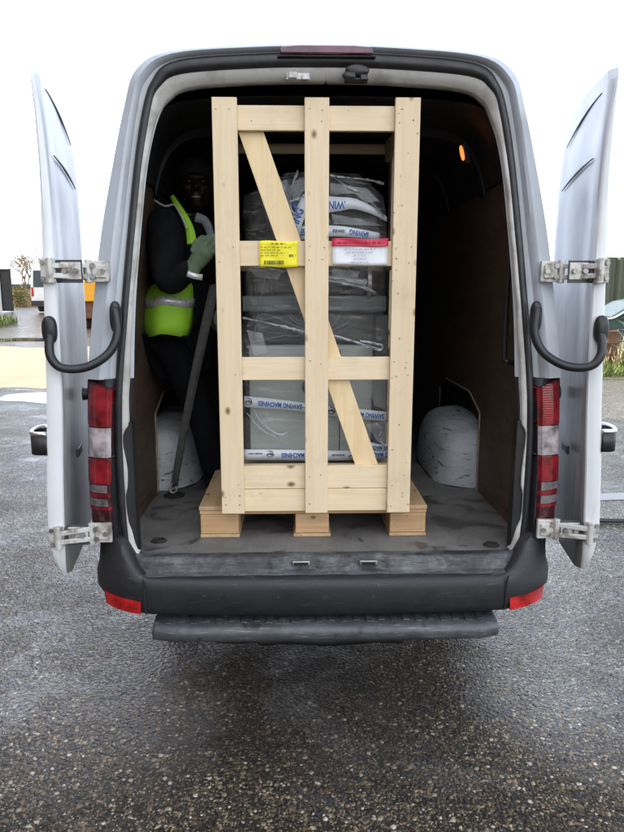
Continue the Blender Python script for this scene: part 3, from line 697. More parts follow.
# doors : hinge edge at x = .985, opened about 260 degrees so the outer skin faces the van's side
for sg in (-1, 1):
    u = Vector((sg * .170, .985, 0)); n = Vector((-sg * .985, .170, 0))      # along the door, outward of its outer skin (towards the van)
    base = Vector((sg * .985, 2.50, 0))
    def dp(a, b, z): return base + u * a + n * b + Vector((0, 0, z))
    def lean(z): return interp([(.60, .0), (1.3, 0), (1.65, .004), (1.92, .012), (2.17, .018), (2.37, .026), (2.45, .034), (2.49, .060)], z)
    def thick(z): return interp([(.6, .016), (.64, .030), (.70, .048), (.8, .060), (1.3, .056), (1.7, .046), (2.02, .034), (2.25, .024), (2.40, .015), (2.49, .007)], z)
    def shift(z): return interp([(.6, -.040), (1.0, -.024), (1.3, -.006), (1.7, 0), (2.1, -.002), (2.3, -.014), (2.49, -.040)], z)
    zs = [.60, .615, .64, .68, .73, .79, .86, .95, 1.05, 1.15, 1.25, 1.35, 1.45, 1.55, 1.65, 1.75, 1.85, 1.95, 2.05, 2.15, 2.25, 2.32, 2.38, 2.42, 2.45, 2.475, 2.49]
    mb = MB(); rows = []
    for z in zs:
        L0, th, s0 = lean(z), thick(z), shift(z)
        near = L0 + (interp([(.60, .03), (.64, .010), (.70, .0)], z))
        low = max(0, .68 - z)
        row = [dp(near + .002, s0 - th, z), dp(near - .004, s0 - th * .8, z), dp(near - .004, s0 - th * .35, z), dp(near - .002, s0 - .004, z), dp(near + .004, s0 + .001, z)]
        for a in (.03, .06, .10, .15, .22, .30, .38, .46, .54, .62, .70, .76):
            aa = near + (.79 - near) * a / .79
            # shallow pressed panel in the skin
            press = -.006 * sstep(.10, .16, aa) * sstep(.72, .64, aa) * sstep(1.40, 1.46, z) * sstep(2.40, 2.36, z)
            bulge = .007 * math.sin(math.pi * min(1, max(0, (aa - .02) / .75)))
            row.append(dp(aa, s0 * .6 + bulge + press, z))
        row += [dp(.79, s0 * .5 - .006, z), dp(.79, s0 * .5 - th, z)]
        rows.append(row)
    mb.grid(rows, True); n_ = len(rows[0])
    mb.f.append(tuple(range(n_))); k = (len(zs) - 1) * n_; mb.f.append(tuple(k + i for i in range(n_)))
    door = mb.build('door', M['door_edge'], van, auto=38)
    door.data.materials.append(M['door_skin'])
    for p_ in door.data.polygons:
        if p_.normal.dot(n) > .8: p_.material_index = 1
    # two raised water-guard ridges high on the skin
    for z0, z1, rr in ((2.425, 2.335, .0038), (2.195, 2.150, .0048)):
        pts_ = []
        for t in range(13):
            a = .14 + .52 * t / 12; z = lerp(z0, z1, (t / 12) ** 1.5)
            a2 = max(a, lean(z) + .03)
            pts_.append(dp(a2, shift(z) * .6 + .007 * math.sin(math.pi * min(1, max(0, (a2 - .02) / .75))) + .001, z))
        MB().tube(pts_, [rr * (.25 + .75 * math.sin(math.pi * (.08 + .84 * t / 12))) for t in range(13)], 8).build('skin_ridge', M['mach_side'], door, smooth=True)
    # rubber buffer on the skin and a small dark badge below it
    mb = MB(); q = dp(.33, .034, 1.275); q = q - n * .012; mb.cyl(q, q + n * .04, .028, 16, .022); mb.build('rubber_buffer', M['rubber'], door, auto=40)
    mb = MB(); q = dp(.20, .012, 1.06); mb.box(q, (.012, .10, .035), Matrix.Rotation(sg * R(-9.8), 3, 'Z')); mb.build('door_badge', M['castiron'], door, bevel=.004)
    # hinges
    for z, jx in ((1.775, .81), (.768, .845)):
        mb = MB()
        ye = 2.488
        sx = base.x + n.x * (shift(z) - thick(z) * .5)
        mb.box((sx, ye, z), (.052, .014, .085))                                        # leaf on the door edge
        mb.box((sg * (jx + .04), Yr(z) - .018, z), (.082, .018, .078))                # leaf on the pillar
        mb.box((sg * (jx + .035), Yr(z) - .030, z), (.05, .012, .048))
        xa, xb = sg * (jx + .075), sx - sg * .012
        for dz in (.021, -.021):
            ln = Vector((xb - xa, 2.474 - (Yr(z) - .03), -dz * .2)); mb.box(((xa + xb) / 2, (2.474 + Yr(z) - .03) / 2, z + dz * .9), (ln.length, .016, .019), ln.to_track_quat('X', 'Z').to_matrix())
        mb.box((lerp(xa, xb, .5), 2.510, z), (abs(xb - xa) * .8, .006, .062))
        mb.tube([(xb, 2.472, z - .045), (xb, 2.472, z + .045)], .013, 10)
        mb.tube([(xa, Yr(z) - .028, z - .043), (xa, Yr(z) - .028, z + .043)], .013, 10)
        hg = mb.build('hinge', M['hinge'], van, bevel=.003)
        B_L = []
        for dx, dz in ((-.016, .028), (.016, .028), (-.016, -.028), (.016, -.028)): B_L.append(((sx + dx, ye - .006, z + dz), (sx + dx, ye - .015, z + dz), .008))
        for dx, dz in ((.02, 0), (.055, .02), (.055, -.02)): B_L.append(((sg * (jx + dx), Yr(z) - .025, z + dz), (sg * (jx + dx), Yr(z) - .042, z + dz), .010))
        for q_ in (.25, .6): B_L.append(((lerp(xa, xb, q_), 2.506, z), (lerp(xa, xb, q_), 2.492, z), .010))
        for q0, q1, rr in B_L: MB().cyl(q0, q1, rr, 8).build('hinge_bolt', M['steel'], hg)
        g = MB(); g.box((lerp(xa, xb, .5), 2.5145, z - .002), (abs(xb - xa) * .86, .004, .082)); g.box((xb - sg * .012, 2.502, z), (.03, .012, .07)); g.build('hinge_backing', M['mach_side'], hg)
    # outside catch on the far face of the door near the hinge edge
    mb = MB(); z = 1.135
    o0 = dp(.03, shift(z) - thick(z), z); w = -n
    arc = [o0 + w * a + u * b for a, b in ((0, .13), (.040, .125), (.060, .085), (.062, .025), (.044, -.018), (.0, -.030))]
    arc = spline([tuple(p) for p in arc], 4)
    mb.grid([[p + Vector((0, 0, -.042)) for p in arc], [p + Vector((0, 0, .034)) for p in arc]])
    ct = mb.build('door_catch', M['plastic'], door, solid=.010, smooth=True)
    mb = MB(); mb.tube([p + Vector((0, 0, .038)) for p in arc], .0095, 8); mb.build('catch_rim', M['chrome'], door, smooth=True)
    # rubber-covered stay between pillar and door
    pts_ = [at(*q, 2.50) for q in ((112, 308), (116, 334), (108, 354), (88, 366.5), (66, 366.5), (54.5, 354), (52, 334))]
    ys = (2.535, 2.52, 2.50, 2.475, 2.455, 2.455, 2.478)
    pts_ = [Vector((math.copysign(abs(p.x) * (1 if sg < 0 else 1.005), sg), y, p.z)) for p, y in zip(pts_, ys)]
    mb = MB(); sp_ = spline([tuple(p) for p in pts_], 6)
    mb.tube(sp_, .0165, 12)
    mb.ell(pts_[0] + Vector((0, .008, -.035)), (.022, .020, .060), 14, 10, .8)
    mb.ell(pts_[-1] + Vector((sg * .002, .006, .015)), (.027, .022, .052), 14, 10, .8)
    mb.build('stay_arm', M['rubber'], van, smooth=True)

# ================================================================== PALLET, CRATE, MACHINE
pallet = empty('pallet', (-.045, 3.2, .66), 'worn wooden pallet with three chunky block feet under the slatted crate', 'pallet')
for i, (y0, y1) in enumerate(((2.748, 2.89), (3.12, 3.26), (3.48, 3.62))):
    for x0, x1 in ((-.528, -.365), (-.122, .022), (.285, .440)):
        MB().bb(x0, x1, y0, y1, .677, .764).build('block', M['pal_b'], pallet, bevel=.004)
    MB().bb(-.530, .442, y0 - .002, y1 - .01, .765, .782).build('cross_board', M['pal_b'] if i == 0 else M['pal_x'], pallet, bevel=.003)
for x0, x1 in ((-.530, -.362), (-.130, .030), (.283, .442)): MB().bb(x0, x1, 2.744, 3.625, .6615, .676).build('runner', M['pal_y'], pallet, bevel=.003)
for x0, x1 in ((-.532, -.40), (-.34, -.22), (-.11, .02), (.10, .23), (.31, .444)): MB().bb(x0, x1, 2.742, 3.63, .783, .801).build('deck_board', M['pal_y'], pallet, bevel=.003)

crate = empty('wooden_crate', (-.034, 3.05, .80), 'tall open slatted crate of pale new pine boards with a diagonal brace', 'crate')
YP, YR_, YB = 2.685, 2.709, 2.733
posts = [(-.428, -.334, 2.416), (-.080, .013, 2.417), (.263, .358, 2.419)]
random.seed(4)
for k, (x0, x1, zt) in enumerate(posts):
    o = MB().bb(x0, x1, YP, YP + .023, .788, zt).build('post', M['pine_z'], crate, bevel=.0025)
    nl = MB()
    for zz in (2.375, 2.33, 1.875, 1.82, 1.42, 1.37, .95, .91, .86, .82):
        for dx in (.02, .07):
            if random.random() < .6: nl.cyl((x0 + dx + random.uniform(-.008, .008), YP - .0006, zz + random.uniform(-.012, .012)), (x0 + dx, YP + .004, zz), .0024, 7)
    nl.build('nail', M['nail'], o)
for z0, z1 in ((2.304, 2.394), (1.800, 1.896), (1.347, 1.440)):
    MB().bb(-.424, .354, YR_, YR_ + .022, z0, z1).build('rail', M['pine_x'], crate, bevel=.0025)
MB().bb(-.424, .354, YR_, YR_ + .022, .790, .886).build('base_board', M['pine_low'], crate, bevel=.0025)
MB().bb(-.424, .354, YR_, YR_ + .022, .888, .986).build('base_board', M['pine_x'], crate, bevel=.0025)
a, b = Vector((-.300, 0, 2.345)), Vector((.200, 0, .925))
d = (b - a).normalized(); w = Vector((-d.z, 0, d.x)) * .046
mb = MB(); mb.prism([((a + w).x, (a + w).z), ((a - w).x, (a - w).z), ((b - w).x, (b - w).z), ((b + w).x, (b + w).z)], 'y', YB, YB + .022)
mb.build('brace', M['pine_raw'], crate, bevel=.0025)
# sides and back of the crate
for x0, x1 in ((-.428, -.406), (.336, .358)):
    for y0 in (2.758, 3.285): MB().bb(x0, x1, y0, y0 + .09, .803, 2.41).build('post', M['pine_z'], crate, bevel=.0025)
    xx = (x0 - .001, x0 - .022) if x0 < 0 else (x1 + .001, x1 + .022)
    for z0 in (2.31, 1.80, 1.35, .81): MB().bb(xx[0] + (.0225 if x0 < 0 else -.0225) * 2, xx[1] + (.0225 if x0 < 0 else -.0225) * 2, 2.76, 3.37, z0, z0 + .092).build('rail', M['pine_y'], crate, bevel=.0025)
for z0, hh in ((2.350, .045), (1.80, .09), (.81, .09)): MB().bb(-.428, .358, 3.377, 3.399, z0, z0 + hh).build('rail', M['pine_x'], crate, bevel=.0025)
# labels stuck on the label rail
p0, p1 = at(259, 241, 2.706), at(298, 266, 2.706)
def sheet(name, x0, x1, z0, z1, y, mt, curl, parent):
    rows = []
    for i in range(9):
        u = i / 8
        rows.append([Vector((lerp(x0, x1, j / 10), y - curl * (abs(u - .5) * 2) ** 3 * .6 - .002 * math.sin(j * .9 + 4 * u), lerp(z0, z1, u) + .002 * math.sin(j * .7))) for j in range(11)])
    mb = MB(); mb.grid(rows)
    return mb.build(name, mt, parent, smooth=True, solid=.0006)
random.seed(8)
def scribble(mb, x0, x1, z, h, y, gap=.35):
    x = x0
    while x < x1:
        L = random.uniform(.006, .02)
        n_ = int(L / .0035)
        for k in range(n_):
            if x + k * .0035 + .0024 < x1: 
                hh = h * random.uniform(.6, 1.)
                mb.bb(x + k * .0035, x + k * .0035 + .0022, y, y + .0004, z - hh / 2, z + hh / 2)
        x += L + .004
lab = sheet('yellow_label', p0.x, p1.x, p1.z - .004, p0.z, 2.7045, M['yellow_label'], .004, crate)
mb = MB(); yl = 2.6975
scribble(mb, p0.x + .05, p0.x + .105, p0.z - .010, .008, yl)
for k, ww in enumerate((.13, .09, .12, .075)): scribble(mb, p0.x + .008, p0.x + .008 + ww * .9, p0.z - .024 - k * .0105, .0045, yl)
scribble(mb, p1.x - .034, p1.x - .008, p0.z - .055, .010, yl)
x = p0.x + .02
while x < p1.x - .055:
    ww = random.choice((.001, .0018, .003)); mb.bb(x, x + ww, yl, yl + .0004, p1.z + .006, p1.z + .021); x += ww + random.choice((.0012, .0022))
mb.build('lettering', M['ink_dark'], lab)
p0, p1 = at(332, 240, 2.706), at(387.5, 265, 2.706)
lab = sheet('white_label', p0.x, p1.x, p1.z, p0.z + .004, 2.7045, M['white_label'], .006, crate)
mb = MB()
for k, ww in enumerate((.12, .10, .05, .05, .07)):
    xc = (p0.x + p1.x) / 2; scribble(mb, xc - ww / 2, xc + ww / 2, p0.z - .035 - k * .0125, .0055, 2.6965)
mb.build('lettering', M['ink_grey'], lab)
rb = sheet('red_band', p0.x - .001, p1.x + .001, p0.z - .024, p0.z + .005, 2.6985, M['red_label'], .002, crate)
mb = MB(); scribble(mb, p0.x + .02, p1.x - .012, p0.z - .011, .011, 2.6945); mb.build('lettering', M['ink_red'], rb)

mach = empty('sawing_machine', (-.03, 3.06, .80), 'grey sawing machine wrapped in clear film and printed white tape inside the crate', 'machine')
MB().bb(-.38, .32, 2.84, 3.26, .803, .925).build('plinth', M['pine_low'], mach, bevel=.003)
for y in (2.80,): MB().bb(-.395, .33, y, y + .05, .900, .962).build('skid_beam', M['pine_low'], mach, bevel=.003)
mb = MB(); mb.bb(-.335, .222, 2.93, 3.24, .955, 1.470); cab = mb.build('cabinet', M['cabinet'], mach, bevel=.012, seg=3)
mb = MB(); mb.bb(-.337, -.320, 2.925, 2.9285, .98, 1.46); mb.bb(.075, .079, 2.9265, 2.9285, .98, 1.45); mb.build('panel_gap', M['void'], cab)
mb = MB(); p = at(309, 387, 2.92); mb.cyl((p.x, 2.930, p.z), (p.x, 2.914, p.z), .032, 24); mb.cyl((p.x, 2.914, p.z), (p.x, 2.906, p.z), .02, 20); mb.build('cabinet_lock', M['mach_side'], cab, auto=40)
mb = MB(); mb.bb(.226, .290, 2.95, 3.22, .955, 1.60); mb.build('side_column', M['mach_side'], mach, bevel=.01)
mb = MB(); mb.bb(-.30, .24, 2.97, 3.22, 1.472, 1.615); mb.build('base_casting', M['castiron'], mach, bevel=.015)
mb = MB(); mb.bb(-.345, .275, 2.93, 3.24, 1.617, 1.682); mb.bb(-.345, .275, 2.925, 2.93, 1.622, 1.64); mb.build('saw_bed', M['mach_band'], mach, bevel=.008)
mb = MB(); mb.bb(-.22, .10, 2.96, 3.2, 1.684, 1.80); mb.bb(-.30, -.20, 2.98, 3.1, 1.684, 1.76); mb.bb(.12, .2, 2.98, 3.15, 1.684, 1.83); mb.build('vice', M['castiron'], mach, bevel=.015)
mb = MB(); mb.tube([(-.06, 2.95, 1.76), (.19, 2.93, 1.735)], .022, 14); mb.cyl((.19, 2.93, 1.735), (.205, 2.93, 1.735), .06, 20); mb.build('vice_screw', M['steel'], mach, auto=40)
rt = Matrix.Rotation(R(-9), 3, 'Y')
mb = MB(); mb.box((.0, 3.08, 1.95), (.50, .12, .12), rt); mb.box((-.17, 3.08, 2.02), (.16, .13, .22), rt); mb.box((.15, 3.08, 1.98), (.17, .13, .20), rt); mb.build('saw_bow', M['castiron'], mach, bevel=.02)
mb = MB(); mb.cyl((.12, 3.10, 2.00), (.12, 3.10, 2.17), .075, 24); mb.cyl((.12, 3.1, 2.17), (.12, 3.1, 2.185), .06, 24); mb.build('motor', M['mach_side'], mach, auto=40)
mb = MB(); mb.bb(-.17, .02, 2.94, 3.01, 1.86, 1.99); mb.build('control_box', M['mach_side'], mach, bevel=.01)
# film draped over it all
mb = MB(); rows = []
random.seed(2)
zt = [.955, 1.02, 1.1, 1.2, 1.3, 1.4, 1.47, 1.52, 1.58, 1.65, 1.72, 1.8, 1.88, 1.96, 2.04, 2.10, 2.15, 2.185, 2.20]
for i, z in enumerate(zt):
    k = sstep(2.08, 2.20, z); row = []
    for j in range(64):
        a = 2 * math.pi * j / 64; e = .30
        cx, cy = math.cos(a), math.sin(a)
        hx, hy = lerp(.335, .20, k) - .03 * sstep(1.5, 1.62, z) + .01 * sstep(1.3, 1.0, z), lerp(.175, .09, k)
        x = -.030 + .03 * k + hx * math.copysign(abs(cx) ** e, cx); y = 3.078 + hy * math.copysign(abs(cy) ** e, cy)
        nn = mnoise.noise(Vector((x * 6, y * 6, z * 7))) * .012 * (.2 if z < 1.45 else 1.4) + mnoise.noise(Vector((x * 18 + z * 9, y * 18, z * 14))) * .005 * (.3 if z < 1.45 else 1.2)
        row.append(Vector((x + nn * cx, y - .012 * (z < 1.4) * 0 + nn * cy, z + .02 * mnoise.noise(Vector((x * 5, y * 5, 3))) * k)))
    rows.append(row)
mb.grid(rows, True); k0 = (len(zt) - 1) * 64; mb.f.append(tuple(k0 + i for i in range(64)))
mb.build('plastic_wrap', M['wrap'], mach, smooth=True)

def tape(stations, Y, items=(), name='tape'):
    """stations: (px, top py, bottom py[, dY]) along the band; items: text and logos placed on it"""
    mb = MB(); up_, lo_ = [], []
    st = spline([(q[0], q[1], q[2], (q[3] if len(q) > 3 else 0)) for q in [tuple(s_) + (0,) * (4 - len(s_)) for s_ in stations]] if False else [Vector((s_[0], s_[1], s_[2])) for s_ in stations], 5)
    dy = [(s_[3] if len(s_) > 3 else 0) for s_ in stations]
    n_ = len(st)
    for i, q in enumerate(st):
        f = i / (n_ - 1) * (len(dy) - 1); k = min(int(f), len(dy) - 2); yy = Y + lerp(dy[k], dy[k + 1], f - k)
        up_.append(at(q[0], q[1], yy)); lo_.append(at(q[0], q[2], yy))
    mb.grid([lo_, up_]); t = mb.build(name, M['tape'], mach, smooth=True, solid=.0005)
    BL = []; blk = MB()
    for it in items:
        kind, px, py, sz, ang = it[:5]; yy = Y + (it[6] if len(it) > 6 else 0)
        c = at(px, py, yy) + Vector((0, -.0012, 0)); r = Vector((math.cos(R(ang)), 0, math.sin(R(ang)))); u_ = Vector((-math.sin(R(ang)), 0, math.cos(R(ang))))
        if kind == 'logo':
            pts = [c + r * (sz * math.cos(t_ * math.pi / 9)) + u_ * (sz * math.sin(t_ * math.pi / 9)) for t_ in range(16)]
            blk.tube(pts, sz * .13, 5); blk.tube([c - r * sz * 1.2, c + r * sz * .9], sz * .16, 5); blk.tube([c - r * sz * .4 - u_ * sz * .4, c + r * sz * .8 + u_ * sz * .25], sz * .16, 5)
            blk.tube([c - r * sz * 1.3 + u_ * sz * .35, c - r * sz * .2 + u_ * sz * .35], sz * .12, 5)
        elif kind == 'small':
            L = it[5]; x = -L / 2
            while x < L / 2:
                q = random.uniform(.002, .0045); blk.box(c + r * x, (q, .0006, sz * random.uniform(.6, 1)), Matrix.Rotation(-R(ang), 3, 'Y')); x += q + .0016
        else:
            tm = text('t', kind, sz, c, r, u_, None, None, bold=sz * .035, xs=.74); BL.append(tm)
    for q in BL: q.build('lettering', M['tape_blue'], t)
    if blk.v: blk.build('tape_mark', M['tape_black'], t)
    return t
YT = 2.884
tape([(244, 396, 407), (275, 399, 409), (305, 403, 412), (330, 406.5, 416), (360, 409, 419), (388, 412, 422)], YT,
     [('SAWING MACHINES', 280, 404.9, .0285, 174.5), ('logo', 248.5, 401.5, .014, 174), ('small', 303, 407.5, .006, 174, .012), ('logo', 331.5, 410.5, .015, 174), ('SAWING MACHINES', 362.5, 414.4, .0285, 175)])
tape([(244, 449.5, 460), (275, 449.5, 460), (305, 450, 460.5), (330, 450.5, 460.5), (352, 450.5, 460), (372, 450, 459), (389, 449, 458.5)], YT,
     [('SAWING MACHINES', 303, 455, .0285, 180), ('logo', 270, 454, .014, 180), ('small', 255, 453.6, .010, 180, .06), ('small', 338, 455, .011, 180, .055), ('logo', 352, 455.5, .014, 180), ('SAWING MACHINES', 382, 454.4, .0285, 180)])
tape([(364, 440, 448), (378, 444, 451), (389, 444, 451)], YT - .003, [('SAWING MACHINES', 381, 447.6, .024, 180)])
tape([(326, 196, 213), (340, 197, 211), (352, 198, 209, -.003), (366, 203, 212, .006), (378, 210, 217, .014), (387, 217, 222, .02)], YT - .012,
     [('SAWING MACHINES', 318, 204.6, .043, 180)])
tape([(300, 226, 240), (320, 225.5, 237), (340, 226, 236.5), (360, 229, 238), (380, 233, 240, .01)], YT - .006,
     [('MACHINES', 290, 232.5, .036, 0), ('small', 339, 231, .016, -2, .05), ('SAWING', 359, 233.2, .028, 171)])
# steep tape on the upper left
mb = MB(); q = [at(288, 240, YT - .016), at(300.5, 240, YT - .016), at(297, 222, YT - .018), at(285, 226, YT - .016)]
L_, U_ = [], []
for (xa, ya, xb, yb) in ((287, 238, 299, 241), (291, 222, 302, 225), (297, 207, 307, 210), (303, 194, 312, 197)):
    L_.append(at(xa, ya, YT - .02)); U_.append(at(xb, yb, YT - .02))
mb.grid([L_, U_]); t = mb.build('tape', M['tape'], mach, smooth=True, solid=.0005)
tm = text('t', 'SAWING', .046, at(294.5, 225, YT - .0215), (math.cos(R(68)), 0, math.sin(R(68))), (-math.sin(R(68)), 0, math.cos(R(68))), None, None, bold=.0016, xs=.78)
bl = MB(); bl.add(tm.v, tm.f); bl.build('lettering', M['tape_blue'], t)
# crumpled strands of film and tape
def strand(pts, w, Y, amp=.006, name='film_strand', mt='film'):
    P_ = spline([tuple(at(px, py, Y)) for px, py in pts], 8); mb = MB(); a_, b_, c_ = [], [], []
    for i, p in enumerate(P_):
        ww = w * (.5 + .9 * abs(mnoise.noise(Vector((i * .37, w * 900, Y * 30)))) ) 
        k = mnoise.noise(Vector((i * .6, 3.3, pts[0][0]))) * amp
        a_.append(p + Vector((0, k, ww))); b_.append(p + Vector((0, -.012 + k, k))); c_.append(p + Vector((0, k, -ww)))
    mb.grid([a_, b_, c_]); return mb.build(name, M[mt], mach, solid=.0008)
strand([(328, 281), (345, 284), (360, 287), (376, 293)], .007, 2.872)
strand([(328, 278), (350, 281), (372, 290)], .004, 2.876)
strand([(243, 318), (262, 322), (285, 327), (308, 333)], .005, 2.873)
strand([(326, 334), (345, 339), (365, 345), (382, 350)], .006, 2.873)
strand([(360, 341), (372, 343), (383, 346), (378, 350), (366, 347)], .006, 2.872)
strand([(252, 268), (268, 269), (284, 272)], .006, 2.876)
strand([(280, 326), (292, 329), (304, 333)], .008, 2.874)
strand([(253, 408), (262, 423), (278, 434), (288, 432)], .004, 2.88, .003)
strand([(247, 413), (260, 428), (276, 437)], .003, 2.88, .003)
strand([(376, 424), (382, 430), (379, 438), (385, 446)], .007, 2.876)
strand([(279, 178), (286, 194), (291, 210), (296, 218)], .014, 2.87, .014)
strand([(298, 172), (292, 186), (290, 203)], .012, 2.868, .014)
strand([(330, 176), (348, 178), (368, 180), (384, 184)], .005, 2.88, .01)
strand([(345, 188), (360, 193), (372, 203), (384, 216)], .006, 2.878, .01)
strand([(282, 205), (296, 200), (306, 196)], .008, 2.868, .014)
strand([(254, 340), (260, 300), (266, 276)], .003, 2.878, .008)
# loose lighter flaps of film gathered at the top and pinched at the waist
random.seed(77)
for pts_ in (((276, 184), (287, 180), (292, 196), (283, 203)), ((289, 186), (303, 176), (306, 186), (295, 206)), ((281, 206), (292, 200), (290, 222), (285, 226)), ((330, 183), (352, 186), (362, 194), (330, 194)), ((346, 186), (366, 188), (380, 202), (366, 203)), ((331, 214), (362, 220), (384, 226), (334, 224)), ((247, 330), (262, 333), (268, 352), (254, 356)), ((366, 424), (386, 420), (386, 446), (376, 440)), ((364, 360), (386, 355), (386, 410), (374, 405)), ((332, 268), (360, 272), (352, 284), (332, 280)), ((248, 268), (282, 271), (278, 280), (256, 277))):
    q = [at(px, py, 2.877) for px, py in pts_]; mb = MB(); rows = []
    for a in range(7):
        rows.append([])
        for b_ in range(7):
            p = q[0].lerp(q[1], a / 6).lerp(q[3].lerp(q[2], a / 6), b_ / 6); rows[-1].append(p + Vector((0, -.002 - .016 * abs(mnoise.noise(Vector((p.x * 24, 1.5, p.z * 24)))), .004 * mnoise.noise(Vector((p.x * 30, 7, p.z * 30))))))
    mb.grid(rows); mb.build('film_flap', M['fold'], mach, smooth=True)
# thin pale strands painting highlights on the folds of the pinched film
random.seed(31)
def fold(px, py, ang, L, w, Y):
    pts_ = [at(px + L * t * math.cos(ang) + 3 * math.sin(t * 3 + px), py + L * t * math.sin(ang) + 2 * math.sin(t * 4 + py), Y - .006 * math.sin(math.pi * t)) for t in (0, .25, .5, .75, 1)]
    mb.tube(pts_, [w * .2, w, w * .7, w * .9, w * .15], 5, False, .5)
for (cx_, cy_, a0, a1, n_, L0, L1) in ((378, 290, 2.6, 3.9, 12, 18, 52), (305, 330, 2.7, 4.2, 12, 20, 58), (250, 320, -.9, .5, 8, 18, 46), (334, 178, .0, 1.3, 12, 18, 50), (284, 182, .6, 2.2, 9, 14, 44), (383, 240, 2.3, 3.4, 7, 14, 40), (332, 335, -1.2, .3, 9, 16, 46), (262, 276, .3, 1.6, 7, 14, 48), (380, 392, 1.2, 2.4, 6, 12, 40), (250, 395, .4, 1.4, 5, 14, 44)):
    mb = MB()
    for k in range((n_ + 1) // 2):
        fold(cx_ + random.uniform(-4, 4), cy_ + random.uniform(-4, 4), lerp(a0, a1, (2 * k + random.random()) / n_), random.uniform(L0, L1), random.uniform(.0005, .0013), 2.882)
    mb.build('film_glint', M['fold'], mach, smooth=True)

# ================================================================== LOAD STRAP
strap = empty('load_strap', (-.80, 3.36, .66), 'grey webbing load strap hooked to the floor by the left wheel arch', 'strap')
pa, pb = at(215, 284, 3.02), at(174, 487, 3.36)
mb = MB(); rowa, rowb = [], []
for i in range(25):
    t = i / 24; p = pa.lerp(pb, t) + Vector((-.010 * math.sin(math.pi * t), 0, -.008 * math.sin(math.pi * t)))
    ww = lerp(.024, .019, t); tw = .25 * math.sin(3.5 * t)
    dd = Vector((math.cos(tw), math.sin(tw), .2)) * ww
    rowa.append(p - dd); rowb.append(p + dd)
mb.grid([rowa, rowb]); mb.build('webbing', M['strap'], strap, smooth=True, solid=.003)
hk = spline([tuple(pb + Vector((.004, -.004, .05))), tuple(pb + Vector((-.012, -.006, .012))), tuple(pb + Vector((-.020, -.010, -.012))), tuple(pb + Vector((-.004, -.012, -.028))), tuple(pb + Vector((.014, -.010, -.014))), tuple(pb + Vector((.010, -.008, .006)))], 5)
MB().tube(hk, .0065, 8).build('hook', M['steel'], strap, smooth=True)
mb = MB(); mb.ell((pb.x, pb.y, .664), (.055, .06, .008), 18, 6); mb.build('floor_ring_plate', M['void'], strap, smooth=True)
lo_ring = empty('lashing_ring', (-.68, 2.78, .66), 'black lashing ring recess in the cargo floor near the left door seal', 'lashing ring')
mb = MB(); mb.ell((-.70, 2.71, .662), (.035, .03, .006), 18, 6); mb.tube([Vector((-.70 + .024 * math.cos(a), 2.71 + .02 * math.sin(a), .668)) for a in [2 * math.pi * k / 16 for k in range(17)]], .004, 6); mb.build('ring', M['void'], lo_ring, smooth=True)
for o_ in [lo_ring]:
    c = copy_tree(o_); c.location = (.715, 2.70, .66); c['label'] = 'black lashing ring recess in the cargo floor near the right door seal'
    o_['group'] = c['group'] = 'lashing rings in the cargo floor'

# ================================================================== PERSON
person = empty('person', (-.66, 3.27, .66), 'person in black jacket and yellow hi-vis vest gripping the crate with a gloved hand', 'person')
def skinmesh(verts, edges, sub=2):
    me = bpy.data.meshes.new('tmp'); me.from_pydata([v[0] for v in verts], edges, []); ob = bpy.data.objects.new('tmp', me); COL.objects.link(ob)
    md = ob.modifiers.new('skin', 'SKIN')
    for i, v in enumerate(verts):
        r_ = v[1] if isinstance(v[1], tuple) else (v[1], v[1]); me.skin_vertices[0].data[i].radius = r_
    me.skin_vertices[0].data[0].use_root = True
    md.use_smooth_shade = True
    s_ = ob.modifiers.new('sub', 'SUBSURF'); s_.levels = s_.render_levels = sub
    dg = bpy.context.evaluated_depsgraph_get(); ev = bpy.data.meshes.new_from_object(ob.evaluated_get(dg))
    mb = MB(); mb.add([v.co[:] for v in ev.vertices], [tuple(p.vertices) for p in ev.polygons])
    bpy.data.objects.remove(ob); bpy.data.meshes.remove(me); bpy.data.meshes.remove(ev)
    return mb
def remesh(o, vox):
    md = o.modifiers.new('remesh', 'REMESH'); md.mode = 'VOXEL'; md.voxel_size = vox; md.use_smooth_shade = True
    s_ = o.modifiers.new('smooth', 'SMOOTH'); s_.factor = .5; s_.iterations = 2
HC = Vector((-.560, 3.17, 2.175))          # head centre
shR, shL = Vector(at(166, 226, 3.10)), Vector((-.555, 3.42, 1.965))
elR, wrR = Vector(at(168, 287, 3.00)), Vector(at(196, 263, 2.905))
elL, wrL = Vector((-.60, 3.46, 1.68)), Vector((-.50, 3.30, 1.56))
pel = Vector((-.69, 3.28, 1.47))
hipR, hipL = Vector((-.70, 3.24, 1.44)), Vector((-.64, 3.40, 1.44))
knR, knL = Vector((-.585, 3.33, 1.07)), Vector((-.56, 3.50, 1.07))
anR, anL = Vector((-.545, 3.40, .745)), Vector((-.52, 3.60, .745))
ch, nk = Vector((-.645, 3.265, 1.82)), Vector((-.615, 3.24, 2.02))
V_ = [(pel, (.08, .09)), (Vector((-.672, 3.27, 1.63)), (.09, .11)), (ch, (.10, .13)), (nk, .055), (Vector((-.585, 3.20, 2.09)), .05),
      (shR, .052), (elR, .038), (wrR, .027), (shL, .052), (elL, .038), (wrL, .027),
      (hipR, .065), (knR, .05), (anR, .036), (hipL, .065), (knL, .052), (anL, .036)]
E_ = [(0, 1), (1, 2), (2, 3), (3, 4), (2, 5), (5, 6), (6, 7), (2, 8), (8, 9), (9, 10), (0, 11), (11, 12), (12, 13), (0, 14), (14, 15), (15, 16)]
body = skinmesh(V_, E_, 1)
fr = Matrix.Rotation(R(6), 3, 'Z')         # face turned to the open doors
def hp(x, y, z): return HC + fr @ Vector((x, y, z))
